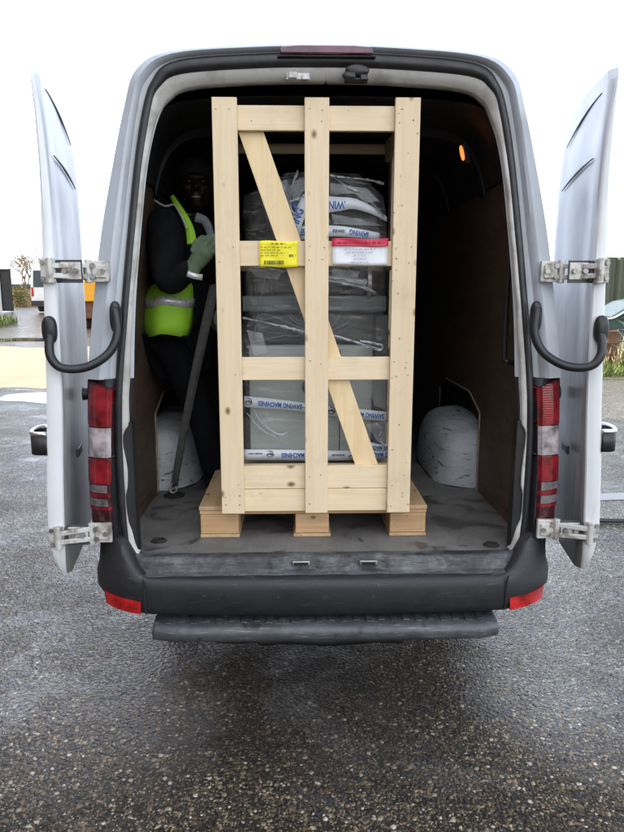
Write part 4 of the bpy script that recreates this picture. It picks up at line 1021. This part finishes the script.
body.ell(HC + fr @ Vector((0, .015, .02)), (.074, .094, .092), 24, 16, 1, fr)     # skull
body.ell(hp(0, -.022, -.045), (.056, .062, .070), 20, 14, 1, fr)                   # jaw
body.ell(hp(0, -.062, -.092), (.026, .022, .020), 14, 10)                          # chin
body.ell(hp(0, -.078, .022), (.050, .014, .012), 14, 8, 1, fr)                     # brow
body.tube([hp(0, -.084, .012), hp(0, -.100, -.018), hp(0, -.104, -.030)], [.009, .012, .014], 8)
for s_ in (-1, 1):
    body.ell(hp(s_ * .012, -.094, -.032), (.009, .010, .007), 8, 6)
    body.ell(hp(s_ * .074, .012, -.008), (.010, .020, .032), 10, 8, 1, fr)
    body.ell(hp(s_ * .040, -.064, -.022), (.020, .018, .017), 10, 8)
body.ell(hp(0, -.080, -.056), (.028, .010, .008), 14, 8, 1, fr); body.ell(hp(0, -.078, -.074), (.025, .011, .008), 14, 8, 1, fr)
bo = body.build('body', M['skin'], person); remesh(bo, .007)
for s_ in (-1, 1):
    mb = MB(); mb.ell(hp(s_ * .030, -.076, .002), (.013, .008, .0065), 12, 8); ey = mb.build('eye', M['eye'], person, smooth=True)
    mb = MB(); mb.ell(hp(s_ * .030, -.083, .002), (.0055, .003, .0055), 10, 6); mb.build('pupil', M['pupil'], ey, smooth=True)
mb = MB(); mb.ell(hp(0, -.089, -.0645), (.021, .005, .0052), 14, 6, 1, fr); mb.build('teeth', M['teeth'], person, smooth=True)
mb = MB(); mb.ell(HC + fr @ Vector((0, .022, .040)), (.080, .098, .082), 24, 14, 1, fr); hr = mb.build('hair', M['hair'], person, smooth=True)
# jacket
jk = skinmesh([(pel + Vector((0, 0, .04)), (.105, .135)), (Vector((-.675, 3.27, 1.63)), (.105, .145)), (ch, (.135, .17)), (nk, (.085, .09)),
               (shR, .098), (shR.lerp(elR, .5), .088), (elR, .080), (elR.lerp(wrR, .5), .058), (wrR, .040), (shL, .082), (elL, .06), (wrL, .040)],
              [(0, 1), (1, 2), (2, 3), (2, 4), (4, 5), (5, 6), (6, 7), (7, 8), (2, 9), (9, 10), (10, 11)], 2)
jo = jk.build('jacket', M['black_cloth'], person); remesh(jo, .010)
# hi-vis vest : a shell round the torso, open at the front, longer than the jacket
def ring(c, rx, ry, a0, a1, n=26, wob=0.):
    return [Vector((c[0] + rx * math.cos(a) + wob * .006 * math.sin(5 * a), c[1] + ry * math.sin(a), c[2] + wob * .008 * math.cos(4 * a))) for a in [lerp(a0, a1, i / (n - 1)) for i in range(n)]]
A0, A1 = R(18), R(342)
lv = [((-.712, 3.235, 1.505), .112, .180), ((-.708, 3.24, 1.56), .120, .184), ((-.702, 3.25, 1.62), .123, .184), ((-.697, 3.255, 1.655), .124, .184), ((-.69, 3.26, 1.69), .122, .182), ((-.672, 3.265, 1.74), .110, .165), ((-.65, 3.27, 1.83), .10, .15), ((-.635, 3.27, 1.93), .09, .13), ((-.622, 3.25, 2.0), .085, .10), ((-.612, 3.245, 2.04), .080, .085)]
mb = MB(); mb.grid([ring(*q, A0, A1, wob=1) for q in lv]); vest = mb.build('vest', M['hivis'], person, smooth=True, solid=.005)
mb = MB(); mb.grid([ring(q[0], q[1] + .005, q[2] + .005, A0, A1, wob=1) for q in (((-.700, 3.252, 1.635), .1235, .184), ((-.695, 3.256, 1.675), .1235, .1835))]); mb.build('reflective_band', M['refl'], vest, smooth=True, solid=.003)
# front edges of the vest: yellow facing strip with grey piping, seen beside the arm
def ribbon(pts, w, mt, name, th=.006, parent=None):
    P_ = spline([tuple(p) for p in pts], 6); mb = MB(); a_, b_ = [], []
    for i, p in enumerate(P_):
        t_ = (P_[min(i + 1, len(P_) - 1)] - P_[max(i - 1, 0)]).normalized(); sd = t_.cross(Vector((0, -1, 0))).normalized()
        ww = w if not isinstance(w, tuple) else lerp(w[0], w[1], i / (len(P_) - 1))
        a_.append(p + sd * ww); b_.append(p - sd * ww)
    mb.grid([a_, b_]); return mb.build(name, M[mt], parent or person, smooth=True, solid=th)
ribbon([at(172, 196, 3.13), at(176, 203, 3.08), at(184, 216, 3.03), at(190, 230, 3.0), at(192, 244, 2.985)], (.009, .021), 'hivis', 'vest_lapel', .008, vest)
ribbon([at(154, 200, 3.10), at(165, 206, 3.07), at(174, 205, 3.05), at(181, 215, 3.015), at(187, 228, 2.985)], .004, 'refl', 'vest_piping', .004, vest)
ribbon([at(196, 217, 3.08), at(205, 221, 3.07), at(210, 232, 3.06), at(213, 244, 3.05)], (.020, .014), 'collar', 'hood_edge', .014)
# trousers and shoes
tr_ = skinmesh([(pel + Vector((0, 0, .0)), (.125, .145)), (hipR, .10), (knR, .075), (anR + Vector((0, 0, .0)), .062), (hipL, .10), (knL, .075), (anL, .062)], [(0, 1), (1, 2), (2, 3), (0, 4), (4, 5), (5, 6)], 2)
to = tr_.build('trousers', M['trouser'], person); remesh(to, .011)
for an in (anR, anL):
    mb = MB(); mb.ell((an.x + .02, an.y - .03, .695), (.05, .125, .035), 18, 10, .8, Matrix.Rotation(R(20), 3, 'Z')); mb.ell((an.x, an.y, .72), (.05, .06, .05), 14, 10); mb.build('shoe', M['hair'], person, smooth=True)
# gloves : palm and five bent fingers each; the near one wraps the crate's side rail
def glove(wr, palm, out, curl, sgn, parent):
    """wr wrist point, palm unit vector wrist->knuckles, out unit vector across the knuckles, curl direction fingers bend to"""
    palm, out, curl = palm.normalized(), out.normalized(), curl.normalized()
    mb = MB(); kn = wr + palm * .085
    mb.tube([wr - palm * .05, wr - palm * .01, wr + palm * .03, wr + palm * .065, kn], [.041, .036, .042, .046, .040], 14, True, .62)
    for i, (o_, L_, r_) in enumerate(((-.030, .078, .0105), (-.010, .088, .011), (.011, .082, .0108), (.031, .064, .0098))):
        b0 = kn + out * o_ - palm * .012; p1 = b0 + palm * L_ * .42 + curl * .010 + out * o_ * .15; p2 = p1 + palm * L_ * .20 + curl * L_ * .36; p3 = p2 - palm * L_ * .05 + curl * L_ * .30
        mb.tube([b0, p1, p2, p3], [r_ * 1.1, r_ * 1.05, r_, r_ * .8], 10); mb.ell(p3, (r_ * .82,) * 3, 8, 6); mb.ell(p1, (r_ * 1.08,) * 3, 8, 6); mb.ell(p2, (r_ * 1.02,) * 3, 8, 6)
    t0 = wr + palm * .028 - out * .034; t1 = t0 + palm * .034 - out * .024 + curl * .012; t2 = t1 + palm * .030 + curl * .018 - out * .004
    mb.tube([t0, t1, t2], [.016, .0135, .0105], 10); mb.ell(t2, (.0108,) * 3, 8, 6); mb.ell(t1, (.0136,) * 3, 8, 6)
    g = mb.build('glove', M['glove'], parent); remesh(g, .0042); return g
palmv = (Vector((-.452, 2.875, 1.925)) - wrR)
gR = glove(wrR, palmv, Vector((.25, .1, -1)).cross(palmv.normalized()).cross(palmv.normalized()) * -1, Vector((.75, .55, -.1)), 1, person)
ribbon([wrR + Vector((-.030, -.045, -.045)), wrR + Vector((.0, -.05, -.055)), wrR + Vector((.030, -.040, -.06))], .012, 'refl', 'cuff_band', .008)
glove(wrL, Vector((.12, -.5, .1)), Vector((.1, .1, 1)), Vector((.9, -.2, 0)), -1, person)

# ================================================================== GROUND AND SURROUNDINGS
def gz(x, y):
    return .62 * sstep(26, 42, y) if y > 0 else 0.
xs = sorted(set([-700, -300, -150, -90] + [-60 + 3 * i for i in range(41)] + [90, 150, 300, 700]))
ys = sorted(set([-300, -100, -50] + [-20 + 3 * i for i in range(24)] + [55, 65, 80, 110, 160, 260, 450, 900]))
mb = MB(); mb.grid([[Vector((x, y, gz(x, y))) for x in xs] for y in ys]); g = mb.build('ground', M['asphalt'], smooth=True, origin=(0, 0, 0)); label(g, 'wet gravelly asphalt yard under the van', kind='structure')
def patch(name, poly, mt, dz, lab, kind='structure', cat=None):
    mb = MB(); mb.add([(x, y, gz(x, y) + dz) for x, y in poly], [tuple(range(len(poly)))]); o = mb.build(name, mt); label(o, lab, cat, kind=kind); return o
def blob(cx, cy, rx, ry, seed, n=36):
    random.seed(seed); ph = [random.uniform(0, 6.3) for _ in range(4)]
    return [(cx + rx * (1 + .22 * math.sin(2 * a + ph[0]) + .14 * math.sin(3 * a + ph[1]) + .09 * math.sin(5 * a + ph[2]) + .06 * math.sin(9 * a + ph[3])) * math.cos(a),
             cy + ry * (1 + .2 * math.sin(3 * a + ph[1]) + .12 * math.sin(4 * a + ph[3])) * math.sin(a)) for a in [2 * math.pi * k / n for k in range(n)]]
patch('sun_strip', [(-45, 12.15)] + [(-12 + .35 * k, 12.05 + .16 * math.sin(k * 1.7) + .10 * math.sin(k * .6)) for k in range(25)] + [(-3.2, 21.2)] + [(-4 - .5 * k, 21.2 + .35 * math.sin(k * 1.3)) for k in range(20)] + [(-45, 21.4)], M['concrete'], .004, 'strip of sunlight across the yard, painted as paler ground')  # sunlight on the yard put in as a paler, yellowish patch
patch('puddle', blob(-4.1, 10.95, 1.05, .62, 5), M['puddle'], .004, 'bright puddle at the edge of the pale strip')
patch('puddle', blob(-9.6, 24.4, 1.5, .9, 9), M['puddle'], .006, 'far puddle on the grey road')
patch('puddle', blob(2.6, 5.35, .8, .10, 3), M['puddle'], .004, 'thin wet streak beside the right door')
mb = MB(); mb.grid([[Vector((x, y, .004 + .05 * sstep(0, .8, y - 13.0) * (1 if x > 5.2 else .2))) for x in (4.6, 5.2, 6, 8, 11, 15, 22)] for y in (13.0, 13.4, 14, 16, 19.5, 22)]); vs_ = mb.build('verge', M['verge_soil'], smooth=True); label(vs_, 'rough earth verge beyond the road', kind='structure')
mb = MB(); mb.grid([[Vector((x, y, gz(x, y) + .006 + .03 * sstep(28.4, 29.2, y))) for x in (-26, -20, -16, -13.6)] for y in (28.2, 28.8, 30, 33)]); vs2 = mb.build('verge', M['verge_soil'], smooth=True); label(vs2, 'earth verge beside the black gate', kind='structure')
def grass(name, n, x0, x1, y0, y1, h0, h1, mt, lab, seed, dens=None):
    random.seed(seed); mb = MB()
    for i in range(n):
        x, y = random.uniform(x0, x1), random.uniform(y0, y1)
        if dens and random.random() > dens(x, y): continue
        h = random.uniform(h0, h1) * (.6 + .8 * abs(mnoise.noise(Vector((x * .9, y * .9, 5))))); a = random.uniform(0, 6.3); b = random.uniform(.1, .55) * h; w_ = random.uniform(.006, .014) * (1 + h)
        z = gz(x, y) + .02; dx, dy = math.cos(a), math.sin(a)
        mb.add([(x - dy * w_, y + dx * w_, z), (x + dy * w_, y - dx * w_, z), (x + dx * b * .35 + dy * w_ * .7, y + dy * b * .35 - dx * w_ * .7, z + h * .6), (x + dx * b, y + dy * b, z + h), (x + dx * b * .35 - dy * w_ * .7, y + dy * b * .35 + dx * w_ * .7, z + h * .6)], [(0, 1, 2, 3, 4)])
    o = mb.build(name, M[mt]); label(o, lab, 'grass', kind='stuff'); return o
grass('grass', 9000, 4.9, 12, 13.2, 17.2, .10, .30, 'grass', 'green grass growing on the verge to the right of the van', 3)
grass('dry_grass', 650, 6.2, 12, 14.5, 17.4, .30, .75, 'drygrass', 'straw coloured tall grass standing along the back of the verge', 7)
grass('grass', 5000, -22, -13.2, 27.2, 32.5, .2, .6, 'grass', 'green grass tuft beside the road left of the van', 5)
# dry stalks
def stalk(base, h, lean, seed, lab):
    random.seed(seed); root = empty('dry_stalk', base, lab, 'plant', 'dry stalks on the verge')
    b = Vector(base); mb = MB(); top = b + Vector((lean, 0, h)); mid = b + Vector((lean * .35, .02, h * .55))
    mb.tube(spline([tuple(b), tuple(mid), tuple(top)], 5), [.016 - .001 * i for i in range(11)], 6); mb.build('stem', M['drygrass'], root, smooth=True)
    lf = MB()
    for k in range(9):
        p = b.lerp(top, random.uniform(.25, 1)); a = random.uniform(0, 6.3); L = random.uniform(.10, .34)
        q = p + Vector((math.cos(a) * L, math.sin(a) * L * .4, L * random.uniform(.2, 1.)))
        lf.tube([p, p.lerp(q, .5) + Vector((0, 0, .02)), q], [.010, .009, .003], 5)
    lf.build('leaf', M['drygrass'], root)
stalk((7.05, 14.6, .05), 1.35, .22, 1, 'tallest dry stalk leaning beside the right door edge')
stalk((7.35, 14.9, .05), .95, -.06, 2, 'straight dry stalk in front of the teal car')
stalk((7.9, 15.2, .05), .75, .10, 3, 'shortest dry stalk right of the straight one')
# rusty drum by the verge
drum = empty('rusty_drum', (7.05, 15.3, .04), 'rusty brown drum standing in the verge grass by the car', 'drum')
mb = MB(); mb.grid([[Vector((7.05 + r_ * math.cos(a), 15.3 + r_ * math.sin(a), z)) for a in [2 * math.pi * k / 24 for k in range(24)]] for r_, z in ((.26, .04), (.265, .06), (.255, .08), (.255, .28), (.268, .30), (.255, .32), (.255, .54), (.268, .56), (.255, .58), (.255, .80), (.265, .82), (.25, .83))], True)
mb.build('shell', M['rust'], drum, auto=50); MB().cyl((7.05, 15.3, .79), (7.05, 15.3, .805), .25, 24).build('lid', M['rust'], drum)
# corrugated fence
fence = empty('metal_fence', (18, 24.5, .1), 'tall green corrugated sheet fence behind the teal car', 'fence')
mb = MB(); r0, r1 = [], []
for i in range(561):
    x = 9.6 + i * .05; y = 24.5 + .10 * max(-.6, min(.6, math.sin(x * 2 * math.pi / .42)))
    r0.append(Vector((x, y, .1))); r1.append(Vector((x, y, 2.93)))
mb.grid([r0, r1]); mb.build('sheet', M['fence'], fence, solid=.01)
for k in range(10): MB().bb(9.8 + k * 3, 9.92 + k * 3, 24.66, 24.78, .0, 2.8).build('fence_post', M['rust'], fence)
for z in (.7, 2.4): MB().bb(9.6, 37, 24.62, 24.66, z, z + .08).build('rail', M['rust'], fence)
# teal car side on
car = empty('parked_car', (9.4, 18.2, .05), 'teal green car parked side-on in front of the corrugated fence', 'car')
prof = [(7.15, .35), (7.12, .62), (7.22, .86), (8.15, .97), (8.85, 1.40), (9.5, 1.53), (10.5, 1.50), (11.15, 1.05), (11.6, .98), (11.68, .6), (11.6, .35)]
mb = MB()
def car_sec(y, k): return [Vector((9.4 + (x - 9.4) * k[0], y, .05 + (z - (k[1] if z > 1.0 else 0)))) for x, z in prof]
mb.grid([car_sec(17.42, (.96, .05)), car_sec(17.35, (.985, .02)), car_sec(17.5, (1, 0)), car_sec(18.9, (1, 0)), car_sec(19.05, (.985, .02)), car_sec(19.0, (.96, .05))])
n_ = len(prof); mb.f.append(tuple(range(n_))); mb.f.append(tuple(5 * n_ + i for i in range(n_)))
mb.build('body', M['carpaint'], car, auto=30)
mb = MB(); mb.prism([(8.30, 1.02), (8.93, 1.40), (9.45, 1.50), (9.45, 1.05)], 'y', 17.335, 17.355); mb.prism([(9.52, 1.05), (9.52, 1.50), (10.42, 1.48), (10.95, 1.09)], 'y', 17.335, 17.355); mb.build('window', M['glass'], car)
mb = MB(); mb.add([(8.19, 17.55, 1.055), (8.19, 18.85, 1.055), (8.83, 18.8, 1.445), (8.83, 17.6, 1.445)], [(0, 1, 2, 3)]); mb.build('windscreen', M['glass'], car, solid=.02)
MB().tube(spline([(7.9, 17.40, 1.02), (8.2, 17.37, 1.05), (8.9, 17.37, 1.465), (9.5, 17.37, 1.585), (10.5, 17.37, 1.55)], 5), .022, 8).build('roof_trim', M['vanwhite'], car, smooth=True)
for x in (8.05, 10.75):
    mb = MB(); mb.cyl((x, 17.34, .38), (x, 17.52, .38), .31, 26); w_ = mb.build('wheel', M['tyre'], car, auto=40); MB().cyl((x, 17.325, .38), (x, 17.345, .38), .19, 20).build('wheel_rim', M['steel'], w_)
mb = MB(); mb.bb(7.08, 7.2, 17.6, 18.8, .38, .55); mb.build('bumper', M['plastic'], car, bevel=.03)
# black rubber cable on the road
MB().tube(spline([(2.05, 4.74, .018), (2.6, 4.70, .018), (3.3, 4.72, .018), (4.6, 4.66, .018), (6.5, 4.8, .018)], 8), .017, 8).build('cable', M['rubber'], smooth=True)
label(bpy.data.objects['cable'], 'thin black cable lying straight on the road beyond the right door', 'cable')
# ---- left background
def building(name, x0, x1, y0, y1, z0, z1, mt, lab, roofk=0.5, wins=True):
    b = empty(name, ((x0 + x1) / 2, (y0 + y1) / 2, z0), lab, 'building')
    MB().bb(x0, x1, y0, y1, z0, z1).build('wall', M[mt], b)
    MB().bb(x0 - .2, x1 + .12, y0 - .12, y1 + .12, z1 + .003, z1 + .18).build('parapet', M['roof'], b)
    yc = (y0 + y1) / 2
    mb = MB(); mb.prism([(y0 + .3, z1 + .19), (y1 - .3, z1 + .19), (yc, z1 + .19 + roofk * 2)], 'x', x0 + .4, x1 - .4); mb.build('roof', M['roof'], b)
    if wins:
        for k in range(int((y1 - y0) / 3.4)):
            y = y0 + 1.4 + k * 3.4
            f_ = MB().bb(x1 + .002, x1 + .05, y, y + 1.5, z0 + 1.5, z0 + 2.9).build('window', M['vanwhite'], b); MB().bb(x1 + .051, x1 + .06, y + .08, y + 1.42, z0 + 1.58, z0 + 2.82).build('pane', M['glass'], f_)
    return b
building('brick_sun_blocker', -24, -9.3, -26, 13.2, 0, 10.5, 'brick', 'unseen red brick block added on the left to shade the yard', .8)  # unseen building added to keep the sun off the van and near yard
b2 = building('brick_house', -34, -20.15, 40.5, 46, .5, 5.1, 'brick', 'red brick building at the far left behind the black gate', .4, True)
# stepped brick buttress on its corner
gate = empty('metal_gate', (-17, 39.5, .6), 'solid black sheet metal gate beside the far brick building', 'gate')
MB().bb(-17.55, -16.25, 39.3, 39.36, .62, 2.98).build('gate_sheet', M['gate'], gate)
mb = MB()
for x in (-17.55, -16.9, -16.31): mb.bb(x, x + .06, 39.24, 39.3, .62, 3.0)
for z in (.7, 2.9): mb.bb(-17.55, -16.25, 39.235, 39.295, z, z + .06)
mb.build('gate_frame', M['gate'], gate)
post = empty('concrete_post', (-15.0, 34.0, .5), 'pale concrete post at the left edge of the yard', 'post')
pp = at(1, 322, 34.0); MB().bb(pp.x - .12, pp.x + .08, 33.9, 34.1, pp.z - .2, at(1, 268, 34).z).build('shaft', M['paleblock'], post, bevel=.02)
MB().box((pp.x - .02, 34., at(1, 268, 34).z + .04), (.26, .26, .07)).build('cap', M['paleblock'], post, bevel=.015)
p = at(14, 309, 52); q = at(60, 287, 52)
out_ = empty('outbuilding', (p.x + 3, 54, .6), 'low tan brick outbuilding with a pale doorway behind the far van', 'building')
MB().bb(p.x - .3, p.x + 9, 52, 56, .3, q.z).build('wall', M['tanbrick'], out_)
MB().bb(p.x - .5, p.x + 9.2, 51.8, 56.2, q.z + .003, q.z + .22).build('roof', M['roof'], out_)
d0, d1 = at(19, 309, 51.97), at(24, 289, 51.97)
MB().bb(d0.x, d1.x, 51.955, 51.99, .62, d1.z).build('door', M['concrete'], out_)
# far white van seen from behind
vy = 38.0; a_, b_ = at(32.2, 312, vy), at(60, 262, vy)
fv = empty('parked_van', (a_.x + 1.0, vy + 2.6, a_.z), 'white van parked far off beside the open left door', 'van')
x0, z0 = a_.x, a_.z
sec = [(.10, .32), (.02, .55), (0, 1.15), (.05, 1.8), (.13, 2.45), (.26, 2.64), (.55, 2.70)]
def vsec(y, top=9): 
    L = [Vector((x0 + x, y, z0 + min(z, top))) for x, z in sec]
    return L + [Vector((x0 + 1.95 - x, y, z0 + min(z, top))) for x, z in reversed(sec)]
mb = MB(); mb.grid([vsec(vy), vsec(vy + 4.2), vsec(vy + 4.9, 1.6), vsec(vy + 5.6, 1.1)]); mb.f.append(tuple(range(14))); mb.f.append(tuple(range(42, 56)))
mb.build('body', M['vanwhite'], fv, auto=35)
mb = MB(); mb.prism([(x0 + .16, z0 + 1.35), (x0 + .90, z0 + 1.35), (x0 + .90, z0 + 2.25), (x0 + .22, z0 + 2.25)], 'y', vy - .012, vy - .003); mb.prism([(x0 + 1.05, z0 + 1.35), (x0 + 1.79, z0 + 1.35), (x0 + 1.73, z0 + 2.25), (x0 + 1.05, z0 + 2.25)], 'y', vy - .012, vy - .003); mb.build('rear_window', M['glass'], fv)
for x in (.10, 1.85):
    MB().bb(x0 + x - .07, x0 + x + .07, vy - .02, vy + .06, z0 + .85, z0 + 1.35).build('tail_light', M['reflector'], fv, bevel=.015)
MB().bb(x0 + .02, x0 + 1.93, vy - .12, vy - .002, z0 + .34, z0 + .62).build('bumper', M['plastic'], fv, bevel=.03)
for x in (.22, 1.73):
    for y in (.9, 4.4): MB().cyl((x0 + x - .11, vy + y, z0 + .33), (x0 + x + .11, vy + y, z0 + .33), .33, 22).build('wheel', M['tyre'], fv, auto=40)
# yellow digger glimpsed between the left door and the van
dg_ = empty('yellow_excavator', (at(88, 306, 30).x, 30.5, .4), 'yellow excavator glimpsed between the open left door and the van', 'excavator')
c0, c1 = at(84, 304, 30), at(92, 278, 30); xc = (c0.x + c1.x) / 2
zb = gz(0, 30)
MB().bb(xc - .55, xc + .65, 30.0, 32.2, c0.z + .10, c1.z - .1).build('cab_body', M['orange'], dg_, bevel=.06)
MB().bb(xc - .5, xc + .1, 30.2, 31.2, c1.z - .09, c1.z + .65).build('cab', M['glass'], dg_, bevel=.05)
for k in (-.5, .35): 
    mb = MB(); mb.prism([(29.9 + .1, zb + .02), (32.1, zb + .02), (32.4, zb + .25), (32.2, zb + .5), (29.9, zb + .5), (29.7, zb + .25)], 'x', xc + k, xc + k + .28); mb.build('track', M['rust'], dg_, bevel=.05)
MB().bb(xc - .45, xc + .55, 30.2, 32., zb + .45, c0.z + .09).build('turntable', M['rust'], dg_)
mb = MB(); mb.tube([(xc + .35, 31.8, c1.z - .2), (xc + .4, 33.2, c1.z + 1.6), (xc + .4, 35.0, c1.z + .2), (xc + .4, 35.2, zb + .6)], .14, 8); mb.build('boom', M['orange'], dg_)
MB().ell((xc + .4, 35.2, zb + .42), (.4, .35, .4), 12, 8, .7).build('bucket', M['castiron'], dg_)
# trees : tapered trunk, limbs, fine twig crown
def tree(base, h, lab, seed, spread=.55, depth=5, leaf=0.):
    random.seed(seed); root = empty('bare_tree', base, lab, 'tree', 'bare trees along the far edge of the yard')
    tk, tw, lf = MB(), MB(), MB()
    def grow(p, d, L, r, lvl):
        q = p + d * L; m_ = p.lerp(q, .5) + Vector((random.uniform(-1, 1), random.uniform(-1, 1), 0)) * L * .07
        (tk if lvl < 3 else tw).tube([p, m_, q], [r, r * .85, r * .66], 6 if lvl < 3 else 4, lvl < 2)
        if lvl >= depth:
            if leaf:
                for _ in range(leaf):
                    c = q + Vector((random.uniform(-1, 1), random.uniform(-1, 1), random.uniform(-1, 1))) * .45; a = random.uniform(0, 6.3); s_ = random.uniform(.03, .07)
                    u_ = Vector((math.cos(a), math.sin(a), random.uniform(-1, 1))).normalized() * s_; v_ = u_.cross(Vector((random.uniform(-1, 1), random.uniform(-1, 1), 1))).normalized() * s_
                    lf.add([c - u_, c - v_, c + u_, c + v_], [(0, 1, 2, 3)])
            return
        for k in range(random.choice((2, 3, 3)) if lvl else 4):
            a = random.uniform(0, 6.3); s_ = spread * random.uniform(.6, 1.3)
            nd = (d + Vector((math.cos(a) * s_, math.sin(a) * s_, random.uniform(-.05, .30)))).normalized()
            grow(p.lerp(q, random.uniform(.65, 1)), nd, L * random.uniform(.62, .85), r * .6, lvl + 1)
    grow(Vector(base), Vector((random.uniform(-.05, .05), 0, 1)), h * .30, h * .022, 0)
    tk.build('trunk', M['bark'], root, smooth=True); tw.build('crown', M['twig'], root)
    if leaf: lf.build('bud', M['budleaf'], root)
tb = at(27, 306, 60); tree((tb.x, 60, .5), 5.6, 'slender bare tree with pale yellow buds behind the far van', 12, .6, 5, 2)
tb = at(42, 306, 78); tree((tb.x, 78, .5), 7.0, 'farther bare tree rising over the outbuilding roof', 21, .55, 5, 2)
# low bush by the far van
random.seed(6); bb_ = at(22, 309, 50); bush = empty('bush', (bb_.x, 50, .6), 'low yellowish bush beside the outbuilding doorway', 'bush')
lf, stm = MB(), MB()
for k in range(7): stm.tube([(bb_.x + .2 * math.cos(k), 50 + .2 * math.sin(k), .55), (bb_.x + .6 * math.cos(k * 2), 50 + .5 * math.sin(k * 2), 1.5 + .1 * k)], [.03, .01], 5)
for k in range(1300):
    v_ = Vector((random.gauss(0, .5), random.gauss(0, .4), random.gauss(0, .42))); c = Vector((bb_.x - .2, 50, 1.35)) + v_; s_ = random.uniform(.04, .10); a = random.uniform(0, 6.3)
    u_ = Vector((math.cos(a), math.sin(a), random.uniform(-.8, .8))) * s_; w_ = u_.cross(Vector((random.uniform(-1, 1), .4, 1))).normalized() * s_ * .6
    lf.add([c - u_, c - w_, c + u_, c + w_], [(0, 1, 2, 3)])
stm.build('stem', M['twig'], bush); lf.build('foliage', M['budleaf'], bush)

# ================================================================== LIGHT, SKY, RENDER
EL, AZ = R(22), R(-72)                       # sun to the left, a little ahead
sd_ = Vector((math.sin(AZ) * math.cos(EL), math.cos(AZ) * math.cos(EL), math.sin(EL)))
sl = bpy.data.lights.new('sun', 'SUN'); sl.energy = 4.6; sl.angle = R(.53); sl.color = (1, .90, .72)
so_ = bpy.data.objects.new('sun', sl); COL.objects.link(so_); so_.rotation_euler = (-sd_).to_track_quat('-Z', 'Y').to_euler(); so_.location = sd_ * 60
w = bpy.data.worlds.new('World'); S.world = w; w.use_nodes = True; nt = w.node_tree
bg = nt.nodes['Background']
sky = N(nt, 'ShaderNodeTexSky'); sky.sky_type = 'NISHITA'; sky.sun_disc = False; sky.sun_elevation = EL; sky.sun_rotation = AZ; sky.air_density = 1.; sky.dust_density = 1.5; sky.ozone_density = 1.
tc = N(nt, 'ShaderNodeTexCoord'); sp = N(nt, 'ShaderNodeSeparateXYZ'); nt.links.new(tc.outputs['Generated'], sp.inputs[0])
cl = noise(nt, tc.outputs['Generated'], 2.2, 7, .6, .4)
ahead = ramp(nt, math2(nt, 'ADD', math2(nt, 'MULTIPLY', sp.outputs[1], .5), .5), [(.37, 0.), (.56, 1.)])       # thin bright haze, thickest ahead and low
low = ramp(nt, sp.outputs[2], [(.0, 1.), (.45, .92), (.70, .30), (1., .2)])
f = math2(nt, 'MULTIPLY', ahead, low)
c = mixc(nt, f, sky.outputs[0], (5.7, 6.3, 7.4))
back = ramp(nt, math2(nt, 'MULTIPLY', sp.outputs[1], -1.), [(.0, 0.), (.5, 1.)])
f2 = math2(nt, 'MULTIPLY', back, ramp(nt, cl, [(.36, .10), (.62, .70)]))   # broken white cloud behind the camera
c = mixc(nt, f2, c, (11., 10.8, 10.5))
nt.links.new(c, bg.inputs['Color']); bg.inputs['Strength'].default_value = .10
S.view_settings.view_transform = 'Standard'; S.view_settings.look = 'None'; S.view_settings.gamma = 1; S.view_settings.exposure = 2.1
S.view_settings.use_curve_mapping = False
S.render.engine = 'CYCLES'; cy = S.cycles
cy.use_denoising = True; cy.max_bounces = 10; cy.diffuse_bounces = 5; cy.glossy_bounces = 5; cy.transparent_max_bounces = 12; cy.sample_clamp_indirect = 8
